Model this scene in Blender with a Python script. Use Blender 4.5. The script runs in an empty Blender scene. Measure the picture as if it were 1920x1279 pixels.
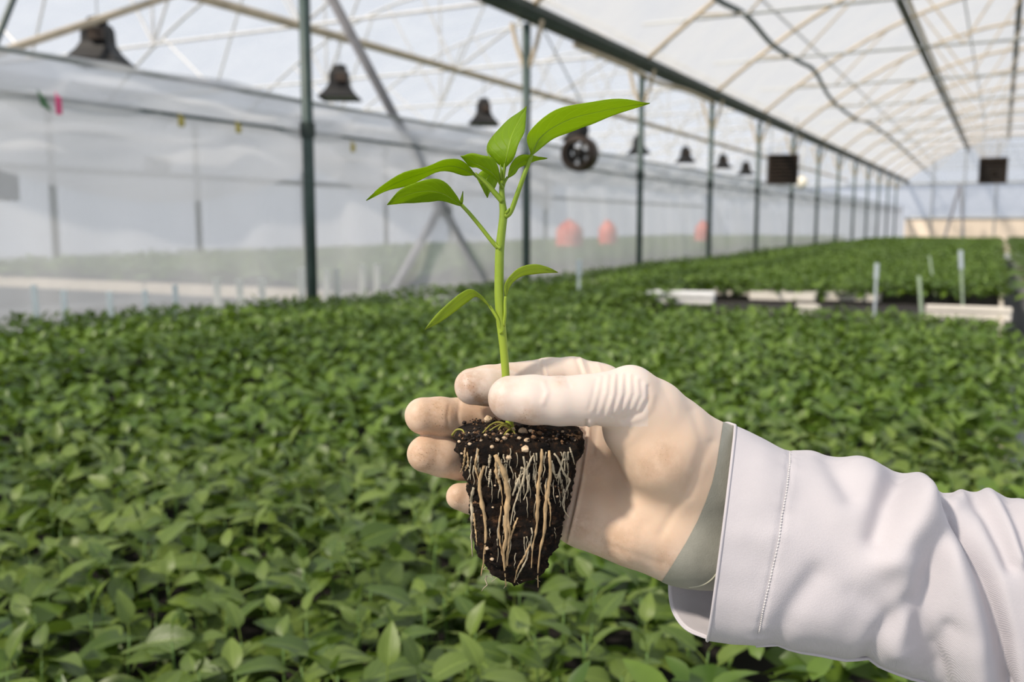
import bpy, bmesh, math, random
import numpy as np
from mathutils import Vector, Matrix, noise as mnoise

random.seed(7)
rng = np.random.default_rng(11)
scene = bpy.context.scene
COL = scene.collection

# ------------------------------------------------------------------ camera
FPX = 1750.0                                   # focal length in pixels of the 1920x1279 frame
PITCH = math.atan(219.5 / FPX)                 # looking slightly down
YAW = math.radians(27.497)                     # row direction (+Y) is 27.5 deg to the right
CAM = np.array([0.0, 0.0, 1.30])
FWD = np.array([-math.sin(YAW) * math.cos(PITCH), math.cos(YAW) * math.cos(PITCH), -math.sin(PITCH)])
RGT = np.array([math.cos(YAW), math.sin(YAW), 0.0])
UPV = np.cross(RGT, FWD)
HAND_D = 0.42                                  # distance of the held seedling

cam_data = bpy.data.cameras.new('camera')
cam = bpy.data.objects.new('camera', cam_data)
COL.objects.link(cam)
cam.location = CAM
cam.rotation_euler = (math.pi / 2 - PITCH, 0, YAW)
cam_data.sensor_width = 36.0
cam_data.lens = FPX / 1920 * 36
cam_data.clip_start = 0.02
cam_data.clip_end = 400
cam_data.dof.use_dof = True
cam_data.dof.focus_distance = HAND_D
cam_data.dof.aperture_fstop = 10.5
scene.camera = cam

# ------------------------------------------------------------------ world, sun, exposure
world = bpy.data.worlds.new('world')
scene.world = world
world.use_nodes = True
wn = world.node_tree
wn.nodes.clear()
w_out = wn.nodes.new('ShaderNodeOutputWorld')
w_bg = wn.nodes.new('ShaderNodeBackground')
w_tc = wn.nodes.new('ShaderNodeTexCoord')
w_sep = wn.nodes.new('ShaderNodeSeparateXYZ')
w_ramp = wn.nodes.new('ShaderNodeValToRGB')
w_ramp.color_ramp.elements[0].position = 0.0
w_ramp.color_ramp.elements[0].color = (0.86, 0.90, 0.97, 1)
w_ramp.color_ramp.elements[1].position = 0.75
w_ramp.color_ramp.elements[1].color = (0.66, 0.76, 0.93, 1)
wn.links.new(w_tc.outputs['Generated'], w_sep.inputs[0])
wn.links.new(w_sep.outputs['Z'], w_ramp.inputs[0])
wn.links.new(w_ramp.outputs[0], w_bg.inputs[0])
wn.links.new(w_bg.outputs[0], w_out.inputs[0])
w_bg.inputs[1].default_value = 0.86

sun_data = bpy.data.lights.new('sun', 'SUN')
sun = bpy.data.objects.new('sun', sun_data)
COL.objects.link(sun)
sun_data.energy = 7.4
sun_data.color = (1.0, 0.88, 0.74)
sun_data.angle = math.radians(5.0)
_sd = Vector(RGT * -0.62 + np.array([0, 0, 1.0]) * 0.70 - np.array([FWD[0], FWD[1], 0]) * 0.42).normalized()
sun.rotation_euler = _sd.to_track_quat('Z', 'Y').to_euler()
sun.location = (-3, -3, 12)

scene.view_settings.view_transform = 'Standard'
scene.view_settings.look = 'None'
scene.view_settings.gamma = 1.0
scene.view_settings.exposure = -0.12
scene.view_settings.use_curve_mapping = False
scene.cycles.max_bounces = 8
scene.cycles.transparent_max_bounces = 24
scene.cycles.caustics_reflective = False
scene.cycles.caustics_refractive = False


# ------------------------------------------------------------------ helpers
def cam_pt(px, py, dz):
    """camera-space millimetres for a spot seen at (px, py), dz mm nearer than the held plant"""
    d = HAND_D * 1000 - dz
    return np.array([(px - 960) * d / FPX, (639.5 - py) * d / FPX, dz])


def cam_pts(a):
    return np.array([cam_pt(*p) for p in a])


def to_world(v):
    v = np.asarray(v, float).reshape(-1, 3) / 1000
    return CAM + v[:, :1] * RGT + v[:, 1:2] * UPV + (HAND_D - v[:, 2:3]) * FWD


def ray(px, py):
    return FWD + RGT * (px - 960) / FPX + UPV * (639.5 - py) / FPX


def on_x(px, py, X):
    d = ray(px, py)
    return CAM + d * (X / d[0])


def on_z(px, py, Z):
    d = ray(px, py)
    return CAM + d * ((Z - CAM[2]) / d[2])


def on_y(px, py, Y):
    d = ray(px, py)
    return CAM + d * (Y / d[1])


def tag(o, label=None, cat=None, group=None, kind=None):
    if label: o['label'] = label
    if cat: o['category'] = cat
    if group: o['group'] = group
    if kind: o['kind'] = kind
    return o


def empty(name, loc, label=None, cat=None, group=None, kind=None):
    o = bpy.data.objects.new(name, None)
    o.location = loc
    o.empty_display_size = 0.05
    COL.objects.link(o)
    return tag(o, label, cat, group, kind)


def make_mesh(name, verts, faces, mat, smooth=False, uv=None):
    me = bpy.data.meshes.new(name)
    verts = np.asarray(verts, np.float32).reshape(-1, 3)
    me.from_pydata(verts.tolist() if len(verts) < 60000 else verts, [], faces)
    if mat is not None:
        me.materials.append(mat)
    if smooth:
        me.polygons.foreach_set('use_smooth', np.ones(len(me.polygons), bool))
    if uv is not None:
        lay = me.uv_layers.new(name='UVMap')
        li = np.zeros(len(me.loops), np.int32)
        me.loops.foreach_get('vertex_index', li)
        lay.data.foreach_set('uv', np.asarray(uv, np.float32)[li].ravel())
    me.update()
    return me


def make_obj(name, vf, mat, parent=None, origin=None, smooth=False, uv=None):
    """one mesh object from world-space verts; origin defaults to the parent's place"""
    v = np.asarray(vf[0], float).reshape(-1, 3)
    if parent is not None:
        org = np.zeros(3)
        p = parent
        while p is not None:
            org = org + np.array(p.location)
            p = p.parent
    elif origin is not None:
        org = np.asarray(origin, float)
    else:
        org = np.array([v[:, 0].mean(), v[:, 1].mean(), v[:, 2].min()])
    me = make_mesh(name, v - org, vf[1], mat, smooth, uv)
    o = bpy.data.objects.new(name, me)
    COL.objects.link(o)
    if parent is not None:
        o.parent = parent
    else:
        o.location = org
    return o


def join(*parts):
    vs, fs, n = [], [], 0
    for v, f in parts:
        v = np.asarray(v, float).reshape(-1, 3)
        vs.append(v)
        fs += [tuple(int(i) + n for i in q) for q in f]
        n += len(v)
    return np.vstack(vs), fs


BOXF = [(0, 3, 2, 1), (4, 5, 6, 7), (0, 1, 5, 4), (1, 2, 6, 5), (2, 3, 7, 6), (3, 0, 4, 7)]


def box(x0, x1, y0, y1, z0, z1):
    return np.array([(x0, y0, z0), (x1, y0, z0), (x1, y1, z0), (x0, y1, z0),
                     (x0, y0, z1), (x1, y0, z1), (x1, y1, z1), (x0, y1, z1)], float), list(BOXF)


def bevel_box(x0, x1, y0, y1, z0, z1, b):
    bm = bmesh.new()
    v, f = box(x0, x1, y0, y1, z0, z1)
    bv = [bm.verts.new(p) for p in v]
    for q in f:
        bm.faces.new([bv[i] for i in q])
    bmesh.ops.bevel(bm, geom=list(bm.edges), offset=b, segments=2, profile=0.5, affect='EDGES')
    bm.verts.index_update()
    out = np.array([p.co[:] for p in bm.verts]), [tuple(x.index for x in q.verts) for q in bm.faces]
    bm.free()
    return out


def tube(path, rad, n=8, cap=True):
    path = np.asarray(path, float)
    m = len(path)
    rad = np.full(m, rad, float) if np.isscalar(rad) else np.asarray(rad, float)
    t = np.gradient(path, axis=0)
    t /= np.linalg.norm(t, axis=1)[:, None] + 1e-12
    ref = np.array([0, 0, 1.0]) if abs(t[0][2]) < 0.9 else np.array([1.0, 0, 0])
    vs = []
    u = np.cross(ref, t[0])
    u /= np.linalg.norm(u)
    for i in range(m):
        u = u - t[i] * np.dot(u, t[i])
        u /= np.linalg.norm(u) + 1e-12
        w = np.cross(t[i], u)
        for k in range(n):
            a = 2 * math.pi * k / n
            vs.append(path[i] + rad[i] * (u * math.cos(a) + w * math.sin(a)))
    fs = []
    for i in range(m - 1):
        for k in range(n):
            k2 = (k + 1) % n
            fs.append((i * n + k, i * n + k2, (i + 1) * n + k2, (i + 1) * n + k))
    if cap:
        fs.append(tuple(range(n - 1, -1, -1)))
        fs.append(tuple((m - 1) * n + k for k in range(n)))
    return np.array(vs), fs


def catmull(pts, n):
    """n points spread along a smooth curve through pts"""
    p = np.asarray(pts, float)
    q = np.vstack([2 * p[0] - p[1], p, 2 * p[-1] - p[-2]])
    seg = len(p) - 1
    out = []
    for s in np.linspace(0, seg, n):
        i = min(int(s), seg - 1)
        t = s - i
        a, b, c, d = q[i], q[i + 1], q[i + 2], q[i + 3]
        out.append(0.5 * (2 * b + (c - a) * t + (2 * a - 5 * b + 4 * c - d) * t * t + (3 * b - a - 3 * c + d) * t ** 3))
    return np.array(out)


def lathe(profile, center, n=24, axis='z'):
    c = np.asarray(center, float)
    vs, fs = [], []
    for r, z in profile:
        for k in range(n):
            a = 2 * math.pi * k / n
            p = (r * math.cos(a), r * math.sin(a), z)
            if axis == 'y': p = (p[0], p[2], p[1])
            if axis == 'x': p = (p[2], p[0], p[1])
            vs.append(c + p)
    for i in range(len(profile) - 1):
        for k in range(n):
            k2 = (k + 1) % n
            fs.append((i * n + k, i * n + k2, (i + 1) * n + k2, (i + 1) * n + k))
    return np.array(vs), fs


# ------------------------------------------------------------------ materials
class NT:
    def __init__(self, name):
        self.m = bpy.data.materials.new(name)
        self.m.use_nodes = True
        self.t = self.m.node_tree
        self.t.nodes.clear()
        self.out = self.t.nodes.new('ShaderNodeOutputMaterial')

    def n(self, kind, **kw):
        x = self.t.nodes.new('ShaderNode' + kind)
        for k, v in kw.items():
            if isinstance(k, str) and hasattr(x, k):
                setattr(x, k, v)
        return x

    def l(self, a, b):
        self.t.links.new(a, b)

    def val(self, sock, v):
        if hasattr(v, 'is_output'):
            self.l(v, sock)
        else:
            sock.default_value = v

    def mix(self, fac, a, b, blend='MIX'):
        x = self.n('Mix', data_type='RGBA', blend_type=blend)
        self.val(x.inputs[0], fac)
        self.val(x.inputs[6], a)
        self.val(x.inputs[7], b)
        return x.outputs[2]

    def math(self, op, a, b=0.0, clamp=False):
        x = self.n('Math', operation=op)
        x.use_clamp = clamp
        self.val(x.inputs[0], a)
        self.val(x.inputs[1], b)
        return x.outputs[0]

    def noise(self, scale, detail=3, coord=None, rough=0.55):
        x = self.n('TexNoise')
        x.inputs['Scale'].default_value = scale
        x.inputs['Detail'].default_value = detail
        x.inputs['Roughness'].default_value = rough
        if coord is None:
            coord = self.obj_coord()
        self.l(coord, x.inputs['Vector'])
        return x.outputs['Fac']

    def obj_coord(self):
        if not hasattr(self, '_tc'):
            self._tc = self.n('TexCoord')
        return self._tc.outputs['Object']

    def ramp(self, fac, stops):
        x = self.n('ValToRGB')
        e = x.color_ramp.elements
        while len(e) < len(stops):
            e.new(0.5)
        for i, (p, c) in enumerate(stops):
            e[i].position = p
            e[i].color = c if len(c) == 4 else (*c, 1)
        self.l(fac, x.inputs[0])
        return x.outputs[0]

    def attr(self, name):
        x = self.n('Attribute', attribute_name=name)
        return x.outputs['Fac']

    def bump(self, height, strength, dist=0.001):
        x = self.n('Bump')
        x.inputs['Strength'].default_value = strength
        x.inputs['Distance'].default_value = dist
        self.l(height, x.inputs['Height'])
        return x.outputs[0]

    def bsdf(self, color, rough=0.6, metal=0.0, normal=None, spec=None, sss=0.0, sss_r=(1, .4, .25), sss_s=0.004):
        x = self.n('BsdfPrincipled')
        self.val(x.inputs['Base Color'], color)
        self.val(x.inputs['Roughness'], rough)
        x.inputs['Metallic'].default_value = metal
        if spec is not None:
            x.inputs['Specular IOR Level'].default_value = spec
        if sss:
            x.inputs['Subsurface Weight'].default_value = sss
            x.inputs['Subsurface Radius'].default_value = sss_r
            x.inputs['Subsurface Scale'].default_value = sss_s
        if normal is not None:
            self.l(normal, x.inputs['Normal'])
        return x.outputs[0]

    def done(self, shader):
        self.l(shader, self.out.inputs[0])
        return self.m


def c4(r, g, b):
    return (r, g, b, 1.0)


def simple(name, col, rough=0.6, metal=0.0, var=0.15, scale=20.0, bump=0.0):
    t = NT(name)
    nz = t.noise(scale, 4)
    dark = tuple(c * (1 - var) for c in col)
    lite = tuple(min(1, c * (1 + var)) for c in col)
    c = t.ramp(nz, [(0.3, dark), (0.7, lite)])
    nrm = t.bump(nz, bump, 0.002) if bump else None
    return t.done(t.bsdf(c, rough, metal, nrm))


def film(name, opac, col, tint=(0.97, 0.98, 1.0), scale=1.5, rough=0.5):
    """milky polythene: part of the light goes straight through, the rest is scattered"""
    t = NT(name)
    tr = t.n('BsdfTransparent')
    tr.inputs[0].default_value = c4(*tint)
    tl = t.n('BsdfTranslucent')
    tl.inputs[0].default_value = c4(*col)
    df = t.n('BsdfDiffuse')
    df.inputs[0].default_value = c4(*col)
    m1 = t.n('MixShader')
    m1.inputs[0].default_value = 0.4
    t.l(tl.outputs[0], m1.inputs[1])
    t.l(df.outputs[0], m1.inputs[2])
    nz = t.noise(scale, 3)
    fac = t.n('MapRange')
    t.l(nz, fac.inputs[0])
    fac.inputs[1].default_value = 0.3
    fac.inputs[2].default_value = 0.7
    fac.inputs[3].default_value = max(0, opac - 0.07)
    fac.inputs[4].default_value = min(1, opac + 0.07)
    m2 = t.n('MixShader')
    t.l(fac.outputs[0], m2.inputs[0])
    t.l(tr.outputs[0], m2.inputs[1])
    t.l(m1.outputs[0], m2.inputs[2])
    return t.done(m2.outputs[0])


M = {}
M['green_steel'] = simple('green_steel', (0.045, 0.075, 0.070), 0.5, 0.1, 0.25, 6)
M['dark_steel'] = simple('dark_steel', (0.024, 0.040, 0.034), 0.5, 0.1, 0.25, 6)
M['galvanised'] = simple('galvanised', (0.36, 0.38, 0.38), 0.5, 0.5, 0.2, 8)
M['pale_steel'] = simple('pale_steel', (0.58, 0.58, 0.57), 0.5, 0.1, 0.12, 8)
M['cream_pipe'] = simple('cream_pipe', (0.55, 0.46, 0.33), 0.6, 0.1, 0.2, 5)
M['black_metal'] = simple('black_metal', (0.008, 0.0075, 0.007), 0.65, 0.0, 0.3, 9)
M['brown_metal'] = simple('brown_metal', (0.055, 0.038, 0.027), 0.5, 0.3, 0.3, 9)
M['concrete'] = simple('concrete', (0.32, 0.33, 0.34), 0.9, 0, 0.15, 3)
M['bench'] = simple('bench', (0.018, 0.014, 0.012), 0.9, 0, 0.3, 12)
M['bench_rim'] = simple('bench_rim', (0.62, 0.55, 0.44), 0.7, 0, 0.12, 6)
M['foam'] = simple('foam', (0.80, 0.76, 0.68), 0.8, 0, 0.06, 30, 0.2)
M['foam_white'] = simple('foam_white', (0.90, 0.90, 0.88), 0.8, 0, 0.04, 30, 0.2)
M['tag_white'] = simple('tag_white', (0.62, 0.70, 0.75), 0.5, 0, 0.05, 10)
M['tag_green'] = simple('tag_green', (0.45, 0.56, 0.40), 0.5, 0, 0.08, 10)
M['red_plastic'] = simple('red_plastic', (0.75, 0.16, 0.10), 0.45, 0, 0.1, 5)
M['pink_plastic'] = simple('pink_plastic', (0.85, 0.10, 0.28), 0.5, 0, 0.1, 5)
M['yellow_clip'] = simple('yellow_clip', (0.50, 0.42, 0.10), 0.5, 0, 0.1, 5)
M['leaf_scrap'] = simple('leaf_scrap', (0.08, 0.20, 0.09), 0.6, 0, 0.2, 8)
M['grey_box'] = simple('grey_box', (0.25, 0.25, 0.27), 0.6, 0.1, 0.2, 6)
M['beige_wall'] = simple('beige_wall', (0.72, 0.62, 0.50), 0.8, 0, 0.12, 0.8)
M['white_disc'] = simple('white_disc', (0.9, 0.86, 0.74), 0.5, 0, 0.03, 6)
M['film_main'] = film('film_main', 0.46, (0.72, 0.71, 0.69))
M['film_left'] = film('film_left', 0.30, (0.80, 0.84, 0.90))
M['film_wall'] = film('film_wall', 0.55, (0.78, 0.82, 0.88))
M['curtain'] = film('curtain', 0.62, (0.70, 0.71, 0.72), scale=1.0)
M['curtain_fold'] = film('curtain_fold', 0.72, (0.68, 0.70, 0.73), scale=2.0)


def leaf_material(name, dark, light, under, use_obj, trans=0.3, vein=True, rough=0.42, through=(0.66, 0.82, 0.025)):
    t = NT(name)
    if use_obj:
        r = t.n('ObjectInfo').outputs['Random']
    else:
        r = t.attr('tone')
    nz = t.noise(40, 3)
    k = t.math('ADD', t.math('MULTIPLY', r, 0.7), t.math('MULTIPLY', nz, 0.35))
    col = t.mix(k, c4(*dark), c4(*light))
    nrm = None
    if vein:
        uvn = t.n('TexCoord').outputs['UV']
        s = t.n('SeparateXYZ')
        t.l(uvn, s.inputs[0])
        av = t.math('ABSOLUTE', t.math('SUBTRACT', s.outputs[1], 0.5))
        mid = t.math('SUBTRACT', 1.0, t.math('MULTIPLY', av, 22.0), True)
        d = t.math('SUBTRACT', t.math('MULTIPLY', s.outputs[0], 7.0), t.math('MULTIPLY', av, 5.0))
        fr = t.math('ABSOLUTE', t.math('SUBTRACT', t.math('FRACT', d), 0.5))
        side = t.math('SUBTRACT', 1.0, t.math('MULTIPLY', fr, 12.0), True)
        v = t.math('MAXIMUM', mid, t.math('MULTIPLY', side, 0.55))
        col = t.mix(t.math('MULTIPLY', v, 0.5), col, c4(*(min(1, c * 1.7 + 0.02) for c in light)))
        nrm = t.bump(t.math('ADD', t.math('MULTIPLY', v, -1.0), t.math('MULTIPLY', nz, 0.5)), 0.35, 0.0012)
    geo = t.n('NewGeometry')
    col = t.mix(t.math('MULTIPLY', geo.outputs['Backfacing'], 0.75), col, c4(*under))
    pb = t.bsdf(col, rough, 0, nrm, 0.45)
    tl = t.n('BsdfTranslucent')
    t.l(t.mix(0.65, col, c4(*through)), tl.inputs[0])
    ms = t.n('MixShader')
    ms.inputs[0].default_value = trans
    t.l(pb, ms.inputs[1])
    t.l(tl.outputs[0], ms.inputs[2])
    return t.done(ms.outputs[0])


M['bed_leaf'] = leaf_material('bed_leaf', (0.028, 0.070, 0.009), (0.175, 0.245, 0.042), (0.10, 0.16, 0.04), True, 0.16, True, 0.40, (0.28, 0.45, 0.03))
M['bed_leaf_mass'] = leaf_material('bed_leaf_mass', (0.030, 0.078, 0.009), (0.165, 0.26, 0.032), (0.10, 0.17, 0.035), False, 0.18, False, 0.42, (0.28, 0.45, 0.03))
M['held_leaf'] = leaf_material('held_leaf', (0.19, 0.33, 0.005), (0.34, 0.52, 0.010), (0.32, 0.48, 0.012), True, 0.55, True, 0.52)
M['cotyledon_leaf'] = leaf_material('cotyledon_leaf', (0.26, 0.36, 0.03), (0.40, 0.52, 0.06), (0.40, 0.50, 0.08), True, 0.45, False, 0.5)
M['bed_stem'] = simple('bed_stem', (0.12, 0.22, 0.05), 0.6, 0, 0.2, 40)

t = NT('held_stem')
g = t.n('SeparateXYZ')
t.l(t.obj_coord(), g.inputs[0])
nz = t.noise(300, 3)
hk = t.math('MULTIPLY', g.outputs[2], 5.5, True)
cc = t.mix(hk, c4(0.40, 0.47, 0.03), c4(0.17, 0.28, 0.015))
cc = t.mix(t.math('MULTIPLY', nz, 0.35), cc, c4(0.40, 0.50, 0.08))
M['held_stem'] = t.done(t.bsdf(cc, 0.42, 0, t.bump(nz, 0.15, 0.0005), 0.4, 0.25, (0.6, 1, 0.2), 0.002))

t = NT('latex')
dirt = t.attr('dirt')
warm = t.attr('warm')
nb = t.noise(55, 4)
nf = t.noise(900, 3)
base = t.mix(t.math('MULTIPLY', warm, 0.9, True), c4(0.77, 0.69, 0.64), c4(0.77, 0.58, 0.43))
base = t.mix(t.math('MULTIPLY', dirt, t.math('ADD', t.math('MULTIPLY', t.noise(140, 5, rough=0.7), 2.6), -0.55, True), True), base, c4(0.40, 0.22, 0.11))
sp = t.n('TexVoronoi')
sp.inputs['Scale'].default_value = 900
t.l(t.obj_coord(), sp.inputs['Vector'])
n2 = t.math('GREATER_THAN', t.noise(260, 3), 0.50)
spk = t.math('LESS_THAN', sp.outputs['Distance'], t.math('MULTIPLY', t.math('SUBTRACT', dirt, 0.12), t.math('MULTIPLY', n2, 0.42)))
base = t.mix(t.math('MULTIPLY', spk, 0.5), base, c4(0.16, 0.08, 0.035))
hn = t.math('ADD', t.math('MULTIPLY', nb, 0.6), t.math('MULTIPLY', nf, 0.12))
M['latex'] = t.done(t.bsdf(base, 0.48, 0, t.bump(hn, 0.18, 0.001), 0.35, 0.35, (1, 0.45, 0.25), 0.003))

t = NT('latex_grey')  # darker grey tone for the wrist end of the glove
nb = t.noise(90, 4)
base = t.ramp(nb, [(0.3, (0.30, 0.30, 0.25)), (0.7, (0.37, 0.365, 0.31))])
M['latex_grey'] = t.done(t.bsdf(base, 0.55, 0, t.bump(t.noise(1500, 2), 0.25, 0.0004), 0.3))
M['latex_bead'] = simple('latex_bead', (0.50, 0.49, 0.38), 0.5, 0, 0.08, 60)

t = NT('coat_cotton')
wv = t.n('TexWave', wave_type='BANDS', bands_direction='DIAGONAL')
wv.inputs['Scale'].default_value = 900
wv.inputs['Distortion'].default_value = 2
t.l(t.obj_coord(), wv.inputs['Vector'])
nz = t.noise(1400, 3)
base = t.ramp(t.noise(30, 4), [(0.3, (0.57, 0.545, 0.575)), (0.7, (0.62, 0.59, 0.615))])
hh = t.math('ADD', t.math('MULTIPLY', wv.outputs['Fac'], 0.5), nz)
M['coat'] = t.done(t.bsdf(base, 0.85, 0, t.bump(hh, 0.35, 0.0005), 0.2))
M['thread'] = simple('thread', (0.82, 0.79, 0.77), 0.8, 0, 0.05, 100)

t = NT('soil')
n1 = t.noise(260, 6, rough=0.75)
base = t.ramp(n1, [(0.40, (0.003, 0.002, 0.0015)), (0.56, (0.014, 0.007, 0.003)), (0.72, (0.11, 0.052, 0.022))])
M['soil'] = t.done(t.bsdf(base, 0.85, 0, t.bump(n1, 0.9, 0.002), 0.25))
M['soil_dark'] = simple('soil_dark', (0.016, 0.009, 0.006), 0.8, 0, 0.6, 300, 0.5)
M['soil_brown'] = simple('soil_brown', (0.15, 0.08, 0.037), 0.8, 0, 0.5, 300, 0.5)
M['perlite'] = simple('perlite', (0.62, 0.46, 0.30), 0.8, 0, 0.25, 250, 0.5)
M['root'] = simple('root', (0.48, 0.33, 0.17), 0.6, 0, 0.35, 160, 0.3)
M['root_pale'] = simple('root_pale', (0.46, 0.39, 0.27), 0.55, 0, 0.25, 160, 0.3)
M['moss'] = simple('moss', (0.30, 0.28, 0.05), 0.6, 0, 0.3, 200)
M['hose'] = simple('hose', (0.13, 0.16, 0.17), 0.5, 0, 0.2, 6)

# ------------------------------------------------------------------ greenhouse shell
XL = -4.03                 # curtain and post row beside the bed
XR = 4.6                   # far side of this bay, out of view
XN = -13.7                 # far side of the neighbouring bay
ZG = 3.25                  # gutter height
CAN = 0.80                 # canopy height of the seedlings
Y0, DY = 4.87, 3.17        # first post in view, spacing
Y_END = 47.6


def arch(x0, x1, zpeak, n=25, zbase=ZG):
    s = np.linspace(-1, 1, n)
    x = (x0 + x1) / 2 + (x1 - x0) / 2 * s
    z = zbase + (zpeak - zbase) * (1 - np.abs(s) ** 1.9)
    return x, z


floor = make_obj('floor', box(-40, 30, -12, 75, -0.1, 0), M['concrete'], origin=(0, 0, 0))
tag(floor, 'grey concrete floor of the greenhouse', 'floor', kind='structure')


def film_sheet(name, x, z, y0, y1, mat, ny=30):
    ys = np.linspace(y0, y1, ny)
    v = np.array([(xx, yy, zz) for yy in ys for xx, zz in zip(x, z)])
    m = len(x)
    f = [(j * m + i, j * m + i + 1, (j + 1) * m + i + 1, (j + 1) * m + i) for j in range(ny - 1) for i in range(m - 1)]
    return make_obj(name, (v, f), mat, origin=(float(x[0]), y0, 0), smooth=True)


AX, AZ = arch(XL, XR, 5.12)
tag(film_sheet('ceiling', AX, AZ + 0.06, -6, Y_END, M['film_main']), 'milky polythene roof film arching over the bench', 'roof film', kind='structure')
BX, BZ = arch(XN, XL, 5.3)
tag(film_sheet('ceiling', BX, BZ + 0.06, -6, Y_END, M['film_left']), 'clear bluish roof film over the neighbouring bay', 'roof film', kind='structure')

# far end wall: beige dado, hazy film above, gable film
we = empty('wall_far', (0, Y_END, 0), 'far end wall with beige dado under hazy film', 'wall', kind='structure')
make_obj('dado_panel', box(XL, XR, Y_END, Y_END + 0.1, 0, 1.55), M['beige_wall'], we)
make_obj('film_panel', box(XN, XR, Y_END + 0.12, Y_END + 0.14, 0, ZG), M['film_wall'], we)
gv = [(x, Y_END + 0.03, z) for x, z in zip(AX, AZ)] + [(x, Y_END + 0.03, ZG) for x in AX]
n_ = len(AX)
make_obj('gable_film', (np.array(gv), [(i, i + 1, n_ + i + 1, n_ + i) for i in range(n_ - 1)]), M['film_left'], we)
make_obj('rail', tube([(XN, Y_END - 0.03, ZG - 0.1), (XR, Y_END - 0.03, ZG - 0.1)], 0.05), M['galvanised'], we)
make_obj('rail', tube([(XL, Y_END - 0.03, 1.57), (XR, Y_END - 0.03, 1.57)], 0.05), M['galvanised'], we)
for x in (-2.9, -1.6, -0.3, 1.4):
    make_obj('mullion', tube([(x, Y_END - 0.02, 0), (x, Y_END - 0.02, 5.0 - 0.12 * abs(x))], 0.035), M['galvanised'], we)

# far side of the neighbouring bay
wl = empty('wall_left', (XN, 20, 0), 'hazy film wall with rail beyond the neighbouring bay', 'wall', kind='structure')
make_obj('film_panel', box(XN - 0.12, XN - 0.10, -6, Y_END, 0.0, ZG), M['film_wall'], wl)
make_obj('rail', tube([(XN, -6, 2.19), (XN, Y_END, 2.19)], 0.055), M['green_steel'], wl)
make_obj('rail', tube([(XN, -6, ZG), (XN, Y_END, ZG)], 0.09), M['galvanised'], wl)
make_obj('dado_panel', box(XN - 0.06, XN - 0.02, -6, Y_END, 0, 0.7), M['concrete'], wl)

ORD = ['first', 'second', 'third', 'fourth', 'fifth', 'sixth', 'seventh', 'eighth', 'ninth']
NPOST = 13
POST_Y = [Y0 + DY * i for i in range(-1, NPOST)]
for i, y in enumerate(POST_Y):
    k = i - 1
    if k < 0:
        continue
    if k == 0:
        lab = 'dark green post standing alone, thickest and nearest of its row'
    elif k < 9:
        lab = 'green support post, %s along the curtain behind the nearest one' % ORD[k - 1]
    else:
        lab = 'slim distant support post closing the row near the end wall'
    p = empty('support_post', (XL, y, 0), lab, 'post', 'support posts along the curtain', 'structure')
    make_obj('shaft', tube([(XL, y, 0), (XL, y, ZG - 0.1)], 0.038, 12), M['green_steel'], p, smooth=True)
    make_obj('bracket', tube([(XL, y, ZG - 0.55), (XL - 0.10, y, ZG - 0.3), (XL - 0.16, y, ZG - 0.08)], 0.022), M['cream_pipe'], p)
    make_obj('bracket', tube([(XL, y, ZG - 0.55), (XL + 0.10, y, ZG - 0.3), (XL + 0.16, y, ZG - 0.08)], 0.022), M['cream_pipe'], p)
    make_obj('clamp', tube([(XL, y, 1.86), (XL, y, 1.95)], 0.05, 12), M['dark_steel'], p)
    make_obj('foot_plate', box(XL - 0.1, XL + 0.1, y - 0.1, y + 0.1, 0, 0.015), M['galvanised'], p)

# posts on the far side of the neighbouring bay
for k in range(8):
    y = 10.09 + 3.08 * (k - 1)
    p = tag(make_obj('support_post', tube([(XN + 0.1, y, 0), (XN + 0.1, y, ZG)], 0.06, 10), M['green_steel'], origin=(XN + 0.1, y, 0)),
            'hazy green post along the far film wall, %s from the frame edge' % ORD[k], 'post', 'posts of the far film wall', 'structure')


def profile_run(name, prof, y0, y1, mat, label, cat, x0, z0):
    v = [(x0 + a, y0, z0 + b) for a, b in prof] + [(x0 + a, y1, z0 + b) for a, b in prof]
    n = len(prof)
    f = [(i, (i + 1) % n, n + (i + 1) % n, n + i) for i in range(n)] + [tuple(range(n - 1, -1, -1)), tuple(range(n, 2 * n))]
    return tag(make_obj(name, (np.array(v), f), mat, origin=(x0, y0, z0)), label, cat, kind='structure')


profile_run('gutter', [(-0.09, 0.07), (-0.09, 0.01), (-0.05, -0.06), (0.05, -0.06), (0.09, 0.01), (0.09, 0.07), (0.08, 0.07), (0.07, 0.02), (0.04, -0.03), (-0.04, -0.03), (-0.07, 0.02), (-0.08, 0.07)],
            -6, Y_END, M['dark_steel'], 'dark green gutter running above the row of posts', 'gutter', XL, ZG)
tag(make_obj('strapping', tube(catmull([(XL - .02, 9.2, ZG - .10), (XL + .05, 10.6, ZG - .13), (XL + .02, 11.6, ZG - .15), (XL + .06, 13, ZG - .12), (XL, 14.4, ZG - .1)], 20), 0.03), M['cream_pipe']),
    'cream hose strapped along under the dark gutter', 'hose')
tag(make_obj('purlin', tube([(-1.55, -6, 4.62), (-1.55, Y_END, 4.62)], 0.06, 10), M['dark_steel'], origin=(-1.55, -6, 4.62)),
    'dark steel purlin pipe under the roof film', 'purlin', kind='structure')
tag(make_obj('purlin', tube([(-1.42, -6, 4.60), (-1.42, Y_END, 4.60)], 0.035, 8), M['cream_pipe'], origin=(-1.42, -6, 4.60)),
    'thin cream pipe beside the dark roof purlin', 'purlin', kind='structure')
tag(make_obj('purlin', tube([(0.06, -6, 5.08), (0.06, Y_END, 5.08)], 0.05, 10), M['dark_steel'], origin=(0.06, -6, 5.08)),
    'dark ridge pipe along the top of the arch', 'purlin', kind='structure')
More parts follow.
